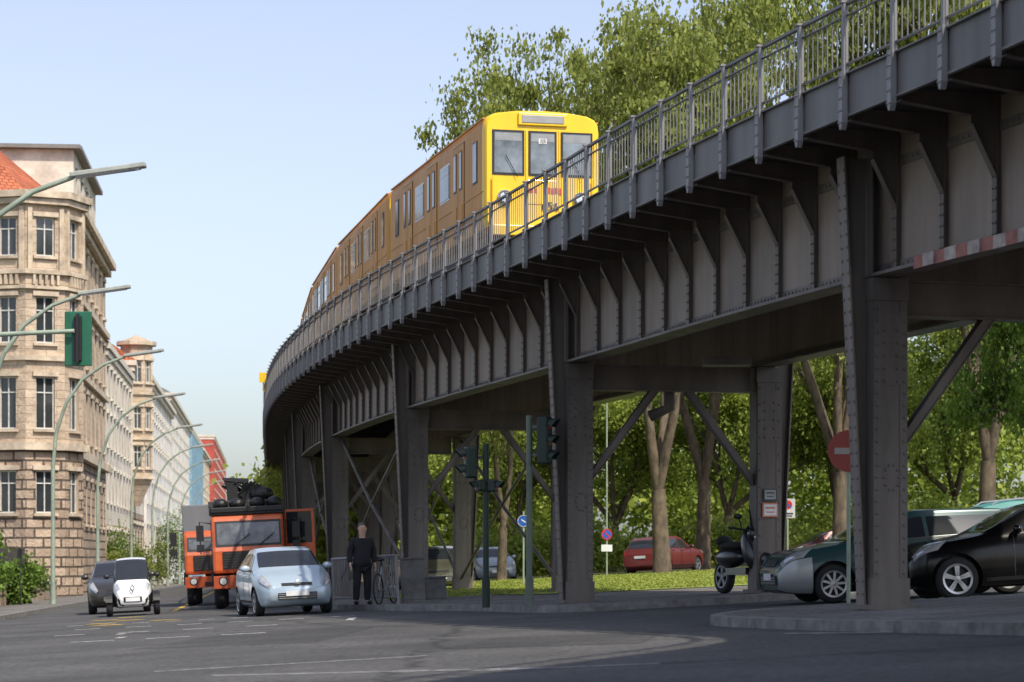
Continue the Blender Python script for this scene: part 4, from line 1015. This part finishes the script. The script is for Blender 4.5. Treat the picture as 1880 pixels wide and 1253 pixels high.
# ---------------------------------------------------------------- buildings
sand=brickmat('sandstone',(.53,.425,.32),(.45,.355,.265),(.30,.235,.18),1.1,.42,.015,.7)
rust=brickmat('sandstone_rustic',(.47,.365,.275),(.33,.25,.19),(.10,.078,.06),.95,.5,.06,1.0)
trimm=mat('sandstone_trim',(.55,.455,.345),.85,0,.3,1.2,.3,12)
cream=brickmat('cream_render',(.62,.57,.49),(.6,.55,.48),(.58,.52,.42),3,3,.0,.1)
whiteR=brickmat('white_render',(.68,.665,.64),(.66,.65,.62),(.6,.6,.56),3,3,.0,.1)
pinkR=brickmat('ochre_render',(.58,.5,.4),(.55,.48,.38),(.48,.4,.28),3,3,.0,.1)
redR=brickmat('red_render',(.40,.08,.06),(.36,.07,.05),(.3,.04,.03),3,3,.0,.1)
blueN=brickmat('blue_netting',(.2,.36,.47),(.16,.31,.42),(.3,.4,.5),2,2,.04,.2)
tile=brickmat('roof_tiles',(.5,.15,.07),(.4,.11,.05),(.2,.06,.03),.3,.25,.03,.8)
M_wfr=mat('window_frame_white',(.6,.6,.57),.5)
M_wgl=mat('window_glass',(.035,.04,.045),.06,spec=.8)
wcache={}
def window_meshes(w_,h_):
    k=(round(w_,2),round(h_,2))
    if k in wcache: return wcache[k]
    q=MB(); f=.07
    q.box((0,0,h_/2-f/2),(w_,.08,f)); q.box((0,0,-h_/2+f/2),(w_,.08,f)); q.box((w_/2-f/2,0,0),(f,.08,h_-2*f)); q.box((-w_/2+f/2,0,0),(f,.08,h_-2*f))
    q.box((0,-.005,0),(.06,.07,h_-2*f)); q.box((0,-.008,h_*.2),(w_-2*f,.065,.06))
    fr=q.mesh('window',[M_wfr]); g=MB(); g.box((0,.02,0),(w_-.02,.01,h_-.02)); 
    g2=g.mesh('window_glass',[M_wgl]); wcache[k]=(fr,g2); return wcache[k]
def facade(parent,org,mb,O,d,wd,z0,z1,ops,mi=0,split=None,mi2=0,depth=.22,wins=True,sills=None):
    d=Vector(d).normalized(); n=Vector((d.y,-d.x)); O=Vector(O)
    xs=sorted(set([0,wd]+[round(o[0]-o[2]/2,3) for o in ops]+[round(o[0]+o[2]/2,3) for o in ops]))
    zs=sorted(set([z0,z1]+([split] if split else [])+[round(o[1]-o[3]/2,3) for o in ops]+[round(o[1]+o[3]/2,3) for o in ops]))
    P3=lambda u,z,k=0:(O.x+d.x*u-n.x*k,O.y+d.y*u-n.y*k,z)
    for i in range(len(xs)-1):
        for j in range(len(zs)-1):
            cx=(xs[i]+xs[i+1])/2;cz=(zs[j]+zs[j+1])/2
            if any(abs(cx-o[0])<o[2]/2 and abs(cz-o[1])<o[3]/2 for o in ops): continue
            a,b,c_,e=xs[i],xs[i+1],zs[j],zs[j+1]
            mb.add([P3(a,c_),P3(b,c_),P3(b,e),P3(a,e)],[(0,1,2,3)],mi2 if(split and cz<split) else mi,[[(a,c_),(b,c_),(b,e),(a,e)]])
    for o in ops:
        a,b,c_,e=o[0]-o[2]/2,o[0]+o[2]/2,o[1]-o[3]/2,o[1]+o[3]/2
        for q in([P3(a,c_),P3(b,c_),P3(b,c_,depth),P3(a,c_,depth)],[P3(a,e,depth),P3(b,e,depth),P3(b,e),P3(a,e)],[P3(a,c_,depth),P3(a,e,depth),P3(a,e),P3(a,c_)],[P3(b,c_),P3(b,e),P3(b,e,depth),P3(b,c_,depth)]):
            mb.add(q,[(0,1,2,3)],mi,[[(0,0),(.3,0),(.3,.3),(0,.3)]])
        fr,g=window_meshes(o[2],o[3]); p=Vector(P3(o[0],o[1],depth-.03))-Vector(org)
        M=Matrix(((d.x,-n.x,0,p.x),(d.y,-n.y,0,p.y),(0,0,1,p.z),(0,0,0,1)))
        w0=part('window',fr,parent,M=M); part('window_glass',g,w0)
        if sills is not None:
            s3=Matrix(((d.x,-n.x,0),(d.y,-n.y,0),(0,0,1)))
            c3=Vector(P3(o[0],c_-.09,-.06)); sills.box(c3,(o[2]+.3,.2,.14),0,s3)
            c3=Vector(P3(o[0],e+.14,-.05)); sills.box(c3,(o[2]+.36,.16,.24),0,s3)
def bandbox(mb,O,d,wd,z,h,out,mi=0,inn=.3):
    d=Vector(d).normalized(); n=Vector((d.y,-d.x)); c=Vector(O)+d*wd/2+n*(out-inn)/2
    s3=Matrix(((d.x,-n.x,0),(d.y,-n.y,0),(0,0,1))); mb.box((c.x,c.y,z),(wd,out+inn,h),mi,s3)
DS=Vector((-.0995,.995)); NS=Vector((.995,.0995))
def FL(D): return Vector((-10.7-.1*D,D))
def ops_grid(wd,bay,rows,margin=.8):
    n=max(1,int((wd-2*margin)/bay)); st=wd/n
    return [(st*(i+.5),zc,ww,hh) for i in range(n) for zc,ww,hh in rows]
def block(name,label,D0,D1,depth,ztop,rows,bay,mats,split=None,off=0,roof=None,cornice=.5,endrows=None,zb=-4.5,bands=(),parent=None):
    a=FL(D0)+NS*off; b=FL(D1)+NS*off; d=(b-a).normalized(); L=(b-a).length; n=Vector((d.y,-d.x))
    bl=tag(bpy.data.objects.new(name,None),label,'building'); link(bl); bl.location=(a.x,a.y,gz(a.x))
    org=(a.x,a.y,gz(a.x))
    mb=MB(); tr=MB()
    facade(bl,org,mb,a,d,L,zb,ztop,ops_grid(L,bay,rows),0,split,1,sills=tr)
    e0=a-n*depth
    facade(bl,org,mb,e0,n,depth,zb,ztop,ops_grid(depth,bay,endrows if endrows is not None else rows),0,split,1,sills=tr)
    f0=b; f1=b-n*depth
    for p,q in((f0,f1),(f1,e0)): mb.add([(p.x,p.y,zb),(q.x,q.y,zb),(q.x,q.y,ztop),(p.x,p.y,ztop)],[(0,1,2,3)],0,[[(0,zb),(depth,zb),(depth,ztop),(0,ztop)]])
    mb.add([(a.x,a.y,ztop),(b.x,b.y,ztop),(f1.x,f1.y,ztop),(e0.x,e0.y,ztop)],[(0,1,2,3)],0,[[(0,0),(1,0),(1,1),(0,1)]])
    part('wall',mb.mesh('wall',mats,origin=org),bl)
    for z,h,o in [(ztop-.2,.4,cornice),(ztop-.65,.35,cornice*.55)]+list(bands):
        bandbox(tr,a,d,L,z,h,o); bandbox(tr,e0,n,depth+o-.01,z,h-.006,o)
    part('stone_trim',tr.mesh('stone_trim',[trimm if mats[0] is sand else MATS.get('pale_trim') or mat('pale_trim',(.6,.56,.48),.85,0,.15,1.5)],origin=org),bl)
    if roof:
        r=MB(); hh,m=roof; rd=min(depth/2,3.6)
        A_=(a+n*.3-d*.2);B_=(b+n*.3);C_=(f1);E_=(e0-d*.2)
        r0=a-n*rd+d*.4; r1=b-n*rd; s0=e0+n*.5+d*.4; s1=f1+n*.5
        v=[(p.x,p.y,ztop+.01) for p in(A_,B_,C_,E_)]+[(p.x,p.y,ztop+hh) for p in(r0,r1,s1,s0)]
        r.add(v,[(0,1,5,4),(2,3,7,6),(3,0,4,7),(1,2,6,5),(4,5,6,7)],0,[[(0,0),(L,0),(L,5),(0,5)],[(0,0),(L,0),(L,5),(0,5)],[(0,0),(depth,0),(depth,5),(0,5)],[(0,0),(depth,0),(depth,5),(0,5)],[(0,0),(L,0),(L,5),(0,5)]])
        part('roof',r.mesh('roof',[m],origin=org),bl)
    return bl,org,a,d,n
R1=[(17.5,1.15,2.3),(13.3,1.15,2.5),(9.1,1.15,2.7),(4.2,1.2,2.5)]
bl,org,a,d,n=block('sandstone_building','sandstone office building with rusticated base and corner tower',128.5,157,14,20.0,R1,3.3,[sand,rust],split=6.6,cornice=.7,bands=((15.3,.35,.3),(11.2,.3,.25),(6.7,.45,.4)))
a2=FL(134)-NS*.2; mb=MB(); tr=MB()
facade(bl,org,mb,a2,DS,17,19.9,23.6,[(2+3.6*i,21.7,.9,1.7) for i in range(4)],sills=tr)
facade(bl,org,mb,a2-NS*7,NS,7,19.9,23.6,[],0)
bk=a2+DS*17; 
for p,q_ in((bk,bk-NS*7),(bk-NS*7,a2-NS*7)): mb.add([(p.x,p.y,19.9),(q_.x,q_.y,19.9),(q_.x,q_.y,23.6),(p.x,p.y,23.6)],[(0,1,2,3)],0,[[(0,0),(7,0),(7,4),(0,4)]])
p=[a2,bk,bk-NS*7,a2-NS*7]; mb.add([(v.x,v.y,23.6) for v in p],[(0,1,2,3)],0,[[(0,0),(1,0),(1,1),(0,1)]])
bandbox(tr,a2,DS,17,23.72,.22,.45); bandbox(tr,a2-NS*7,NS,7.4,23.72,.214,.45)
part('attic_storey',mb.mesh('attic_storey',[cream,rust],origin=org),bl); part('stone_trim',tr.mesh('stone_trim',[mat('slate_edge',(.2,.19,.18),.7)],origin=org),bl)
T=Vector((-25.35,127.3)); RT=2.75; mb=MB(); tr=MB()
vv=[Vector((T.x+RT*math.cos(math.radians(-84+45*k)),T.y+RT*math.sin(math.radians(-84+45*k)))) for k in range(8)]
side=(vv[1]-vv[0]).length
for k in range(8):
    p,q_=vv[k],vv[(k+1)%8]; d_=(q_-p).normalized()
    op=[(side/2,zc,1.0,hh) for zc,hh in((17.6,2.0),(13.3,2.4),(9.0,2.7),(4.4,2.2))] if k in(0,1,7,6) else []
    facade(bl,org,mb,p,d_,side,-4,19.8,op,0,6.6,1,sills=tr)
    for z,h,o in((19.75,.35,.45),(19.4,.3,.28),(15.75,.22,.22),(14.95,.16,.2),(11.3,.25,.2),(6.75,.4,.3)): bandbox(tr,p-d_*o*.4,d_,side+o*.8,z,h-.003*(k%2),o)
    for j in range(5): bandbox(tr,p+d_*(side*(.2+.15*j)-.07),d_,.14,15.35,.5,.2)
    for j in(.1,.9): bandbox(tr,p+d_*(side*j-.12),d_,.24,17.4,3.4,.12)
part('corner_tower',mb.mesh('corner_tower',[sand,rust],origin=org),bl); part('stone_trim',tr.mesh('stone_trim',[trimm],origin=org),bl)
mb=MB(); cxr,cyr=-29.6,129.5; m_=8
for k in range(m_):
    a0=math.radians(-84+45*k);a1=a0+math.pi/4; R_=5.5
    mb.add([(cxr+R_*math.cos(a0),cyr+R_*math.sin(a0),20.02),(cxr+R_*math.cos(a1),cyr+R_*math.sin(a1),20.02),(cxr,cyr,24.6)],[(0,1,2)],0,[[(0,0),(3.6,0),(1.8,6)]])
part('roof',mb.mesh('roof',[tile],origin=org),bl,label='orange tiled pyramid roof of the corner tower')
block('cream_building','cream rendered apartment building with red tiled roof',157.3,186,12,15.0,[(12.6,1.2,1.9),(9.4,1.2,2.1),(5.8,1.2,2.2),(1.8,1.2,2.0)],3.4,[cream,sand],split=3.2,roof=(2.6,tile),cornice=.3)
bl2,org2,a_,d_,n_=block('sandstone_corner_building','sandstone building with oriel tower facing the street',186.3,203,12,16.2,[(14.2,1.0,1.8),(10.8,1.0,2.1),(7.0,1.0,2.1),(2.5,1.2,2.2)],3.2,[cream,rust],split=4.5,cornice=.3,off=.1,roof=(2.6,tile))
mb=MB(); tr=MB(); Tc=FL(188)+NS*.3; RT=1.3
vv=[Vector((Tc.x+RT*math.cos(math.radians(-100+45*k)),Tc.y+RT*math.sin(math.radians(-100+45*k)))) for k in range(8)]; side=(vv[1]-vv[0]).length
for k in range(8):
    p,q_=vv[k],vv[(k+1)%8]; dd=(q_-p).normalized()
    facade(bl2,org2,mb,p,dd,side,7.2,17.5,[(side/2,zc,.6,1.7) for zc in(15.4,11.8,8.8)] if k<3 else [],0,None,0,sills=tr)
    for z,h,o in((17.6,.3,.3),(13.7,.2,.15),(10.2,.2,.15),(7.2,.25,.15)): bandbox(tr,p-dd*o*.4,dd,side+o*.8,z,h-.003*(k%2),o)
    mb.add([(p.x,p.y,7.1),(q_.x,q_.y,7.1),(Tc.x+(q_.x-Tc.x)*.25,Tc.y+(q_.y-Tc.y)*.25,5.0),(Tc.x+(p.x-Tc.x)*.25,Tc.y+(p.y-Tc.y)*.25,5.0)],[(0,1,2,3)],0,[[(0,0),(1,0),(1,2),(0,2)]])
    mb.add([(p.x,p.y,17.76),(q_.x,q_.y,17.76),(Tc.x,Tc.y,18.3)],[(0,1,2)],0,[[(0,0),(1,0),(.5,1)]])
part('oriel_tower',mb.mesh('oriel_tower',[sand,rust],origin=org2),bl2); part('stone_trim',tr.mesh('stone_trim',[trimm],origin=org2),bl2)
RW=[(16.5,1.1,1.7),(13.2,1.1,1.8),(9.9,1.1,1.8),(6.6,1.1,1.8),(2.8,1.3,2.0)]
block('white_building','white rendered apartment building with red tiled roof',203.3,255,12,16.4,[(14.9,1.1,1.5),(12.2,1.1,1.7)]+RW[2:],3.6,[whiteR,cream],split=3.6,off=.3,roof=(2.6,tile))
block('ochre_building','pale ochre apartment building further along the street',255.3,320,12,18.4,[(16.3,1.1,1.5)]+RW[1:],3.6,[whiteR,whiteR],split=3.6,roof=(2.0,mat('slate_roof',(.12,.12,.13),.7)))
block('scaffolded_building','apartment building wrapped in blue scaffold netting',320.3,375,12,18.4,[],3.6,[blueN,cream],cornice=.1,off=.3)
block('grey_building','pale grey apartment building in the distant street',375.3,425,12,18,RW[1:],3.8,[pinkR,cream],roof=(2.0,tile))
block('red_building','red and dark modern building at the street end',425.3,540,12,22.6,[(z,1.6,1.6) for z in(21,17.5,14,10.5,7,3.5)],7,[redR,cream],cornice=.2,off=.8)
for i,(u,s_px,wd,h,mm) in enumerate(((445,6,7,19,cream),(472,5.5,9,24,whiteR),(492,6,5,22,pinkR))):
    D=4439/s_px; X=(u-940)/s_px; b=tag(bpy.data.objects.new('distant_building',None),'hazy pale distant apartment block closing the street','building','distant buildings'); link(b); b.location=(X,D,gz(X))
    mb=MB(); facade(b,b.location,mb,(X-wd/2,D),(1,0),wd,-8,h,[(wd*(i_+.5)/3,z,1.4,1.6) for i_ in range(3) for z in(3,7,11,15)])
    for p,q_ in(((X+wd/2,D),(X+wd/2,D+15)),((X+wd/2,D+15),(X-wd/2,D+15)),((X-wd/2,D+15),(X-wd/2,D))): mb.add([(p[0],p[1],-8),(q_[0],q_[1],-8),(q_[0],q_[1],h),(p[0],p[1],h)],[(0,1,2,3)],0,[[(0,0),(5,0),(5,5),(0,5)]])
    mb.add([(X-wd/2,D,h),(X+wd/2,D,h),(X+wd/2,D+15,h),(X-wd/2,D+15,h)],[(0,1,2,3)],0,[[(0,0),(5,0),(5,5),(0,5)]])
    part('wall',mb.mesh('wall',[mm],origin=b.location),b)
gw=tag(bpy.data.objects.new('garden_wall',None),'low sandstone block wall edging the planted bed','wall'); link(gw); gw.location=(-19,85,gz(-19))
mb=MB(); facade(gw,gw.location,mb,(-18.2,78),(-.1,1),40,-2.5,-.15,[],0); 
mb2=MB(); s3=Vector((-.0995,.995)); bandbox(mb2,(-18.2,78),s3,40,-.1,.12,.05,0,.4)
part('wall_face',mb.mesh('wall_face',[rust],origin=gw.location),gw); part('coping',mb2.mesh('coping',[trimm],origin=gw.location),gw)
# ---------------------------------------------------------------- trees
def tree_data(seed,H,th,r0,spread,leafm,nl=120,lsize=.28,low=.0,tip_sp=.85,nlim=4):
    rnd=random.Random(seed); q=MB(); tips=[]
    def br(p,d,L,r,dep):
        n=4; pts=[p]; rs=[r]; dd=d.copy()
        for i in range(n):
            dd=(dd+Vector((rnd.uniform(-1,1),rnd.uniform(-1,1),rnd.uniform(-.4,.9)))*.2).normalized()
            pts.append(pts[-1]+dd*L/n); rs.append(r*(1-.35*(i+1)/n))
        q.tube(pts,rs,8 if dep<2 else 5,0,False)
        if dep>=3: tips.append((pts[2],.6)); 
        if dep==nlim: tips.append((pts[-1],1.0)); return
        k=3 if dep<2 else rnd.choice((2,3))
        a0=rnd.uniform(0,6.28)
        for j in range(k):
            a=a0+6.28*j/k+rnd.uniform(-.4,.4); ax=dd.orthogonal().normalized(); ax.rotate(Quaternion(dd,a))
            sp=rnd.uniform(.45,.85)*spread
            nd=(dd*math.cos(sp)+ax*math.sin(sp)+Vector((0,0,.12))).normalized()
            br(pts[-1],nd,L*rnd.uniform(.66,.85),rs[-1]*rnd.uniform(.62,.8),dep+1)
        if dep>0:
            br(pts[2],(dd+Vector((rnd.uniform(-1,1),rnd.uniform(-1,1),.1))).normalized(),L*.55,rs[2]*.5,max(dep+1,nlim-1))
    lean=Vector((rnd.uniform(-.12,.12),rnd.uniform(-.05,.05),1)).normalized()
    pts=[Vector((0,0,-.3)),Vector((0,0,.1)),lean*th*.4,lean*th]; q.tube(pts,[r0*1.5,r0*1.15,r0,r0*.85],10,0,False)
    a0=rnd.uniform(0,6.28); k=rnd.choice((3,4))
    for j in range(k):
        a=a0+6.28*j/k; sp=rnd.uniform(.5,.8)*spread
        br(pts[-1],Vector((math.cos(a)*math.sin(sp),math.sin(a)*math.sin(sp),math.cos(sp))),(H-th)*.36,r0*.62,1)
    bark=q.mesh('trunk',[M_bark],smooth=50,fixn=False)
    rs_=np.random.RandomState(seed); P=[]
    for p,wt in tips:
        m=int(nl*wt*rs_.uniform(.35,1.5)); sg=tip_sp*rs_.uniform(.5,1.2)
        P.append(np.array(p)+rs_.normal(size=(m,3))*np.array([sg,sg,sg*.6]))
    P=np.concatenate(P); P=P[P[:,2]>low]
    st=np.random.get_state(); np.random.seed(seed); me=leafcloud('crown',P,lsize,leafm,.4,.3); np.random.set_state(st)
    top=float(np.percentile(P[:,2],99.7)); wid=float(np.percentile(np.hypot(P[:,0],P[:,1]),93))
    print('tree',seed,len(tips),len(P),top,wid)
    return bark,me,top,wid
TD=[tree_data(s_,22,3.2,.62,.85,M_leaf,165,.27,5.2,.66) for s_ in(11,23,37)]
TD2=[tree_data(51,11,2.2,.3,1.15,M_leaf2,130,.2,1.2,.55,4),tree_data(67,14,3,.34,1.1,M_leaf3,110,.26,1.6,.7,4)]
def plant(x,y,td,H,R_,rot,label,group=None):
    t=thing('plane_tree' if td in TD else 'leafy_tree',label,'tree',x,y,rot,0.1,tilt=False,group=group); s=H/td[2]; sx=R_/td[3]
    t.matrix_world=t.matrix_world@Matrix.Diagonal((sx,sx,s,1))
    part('trunk',td[0],t); part('crown',td[1],t)
GP='tall plane trees in the park'
for i,(x,y,k,H,R_,r) in enumerate(((1.9,101,0,22.6,5.4,.3),(5.6,90,1,21.5,5.4,2.1),(8.2,104,2,25.5,6.0,1.2),(13.3,98,0,25.5,6,3.3),(19,97,1,26,6,.4),(24.5,105,2,27,6.5,2.2),(30,112,0,26,6,1.9),(-.4,92,1,14.5,3.0,5))):
    plant(x,y,TD[k],H,R_,r,'tall plane tree with mottled trunk and bright spring leaves',GP)
for x,y,k,H,R_,r in((15.2,63,0,9.2,3.6,1.),(20.5,70,0,10,4.5,3.),(26,84,1,12,5,0.5),(10.5,118,1,11,5,2.),(0,122,1,8.5,4,4),(16,118,1,12,5,1),(22,120,1,12,5,5),(5,122,1,10,5,3),(33,96,1,14,6,2.2),(-6.5,138,1,9,4.5,1.2)):
    plant(x,y,TD2[k],H,R_,r,'leafy broad tree with low dense green crown','broad leafy trees behind the viaduct')
n=110000; cx=np.random.uniform(-14,52,340); cy=np.random.uniform(128,146,340); cz=np.random.uniform(0,11,340)*np.clip((cx+20)/22,.5,1)
idx=np.random.randint(0,340,n); P=np.stack([cx[idx],cy[idx],cz[idx]],1)+np.random.normal(size=(n,3))*np.array([1.2,1.0,.9])
wo=part('woodland',leafcloud('woodland',P,.36,M_leaf3,.5,.2),None); wo['kind']='stuff'; wo['label']='dense green foliage of the park behind the viaduct'
def bush(x,y,r,h,m,label,n=5000,ls=.16,name='bush',dz=.12):
    b=thing(name,label,'bush',x,y,0,dz,tilt=False)
    c=np.random.normal(size=(26,3))*np.array([r*.45,r*.45,h*.22])+np.array([0,0,h*.5]); idx=np.random.randint(0,26,n)
    P=c[idx]+np.random.normal(size=(n,3))*np.array([r*.22,r*.22,h*.12]); P=P[P[:,2]>0.02]
    part('foliage',leafcloud('foliage',P,ls,m,.4,.2),b)
    q=MB()
    for k in range(6):
        a=k; q.tube([(0,0,0),(.3*r*math.cos(a),.3*r*math.sin(a),h*.6)],[.03,.01],5)
    part('stems',q.mesh('stems',[M_bark]),b)
bush(-19.2,84,1.1,2.7,M_leaf2,'dense green shrub in the planted bed'); bush(-20.2,90,1.3,2.4,M_leaf2,'dense green shrub against the stone base')
bush(-18.3,80,.9,1.9,M_leaf2,'leafy green shrub beside the low wall'); bush(-21.4,98,1.1,2.6,M_leaf2,'leafy shrub beside the stone wall')
bush(-19.6,96,.9,2.2,M_leaf2,'leafy shrub with reddish blossom beside the board')
bush(-26.3,160,1.8,4.0,M_leaf2,'large green bush in front of the cream building'); bush(-24.5,158,1.4,2.6,M_leaf,'light green bush by the cream building')
bush(-31.6,222,1.5,6,M_leaf2,'slim green street tree crown near the white building',name='street_tree')
bush(-43,400,3,8,M_leaf2,'distant green street tree at the street end',name='street_tree')
for x,y,r,h in((11,110,2.5,2.6),(4,111,2.5,2.2),(0,110,2,2.4),(17,109,3,3),(24,108,3,3)): bush(x,y,r,h,M_leaf3,'green hedge shrub beneath the park trees',5000,.18)
nb=thing('notice_board','dark graffiti covered board standing in the planted bed','sign',-19.4,93,0,.12,tilt=False); q=MB(); q.box((0,0,1.9),(1.3,.08,.6)); q.tube([(-.5,.02,0),(-.5,.02,1.6)],.04,6); q.tube([(.5,.02,0),(.5,.02,1.6)],.04,6); part('board',q.mesh('board',[M_dark]),nb)
print('done', len(bpy.data.objects))
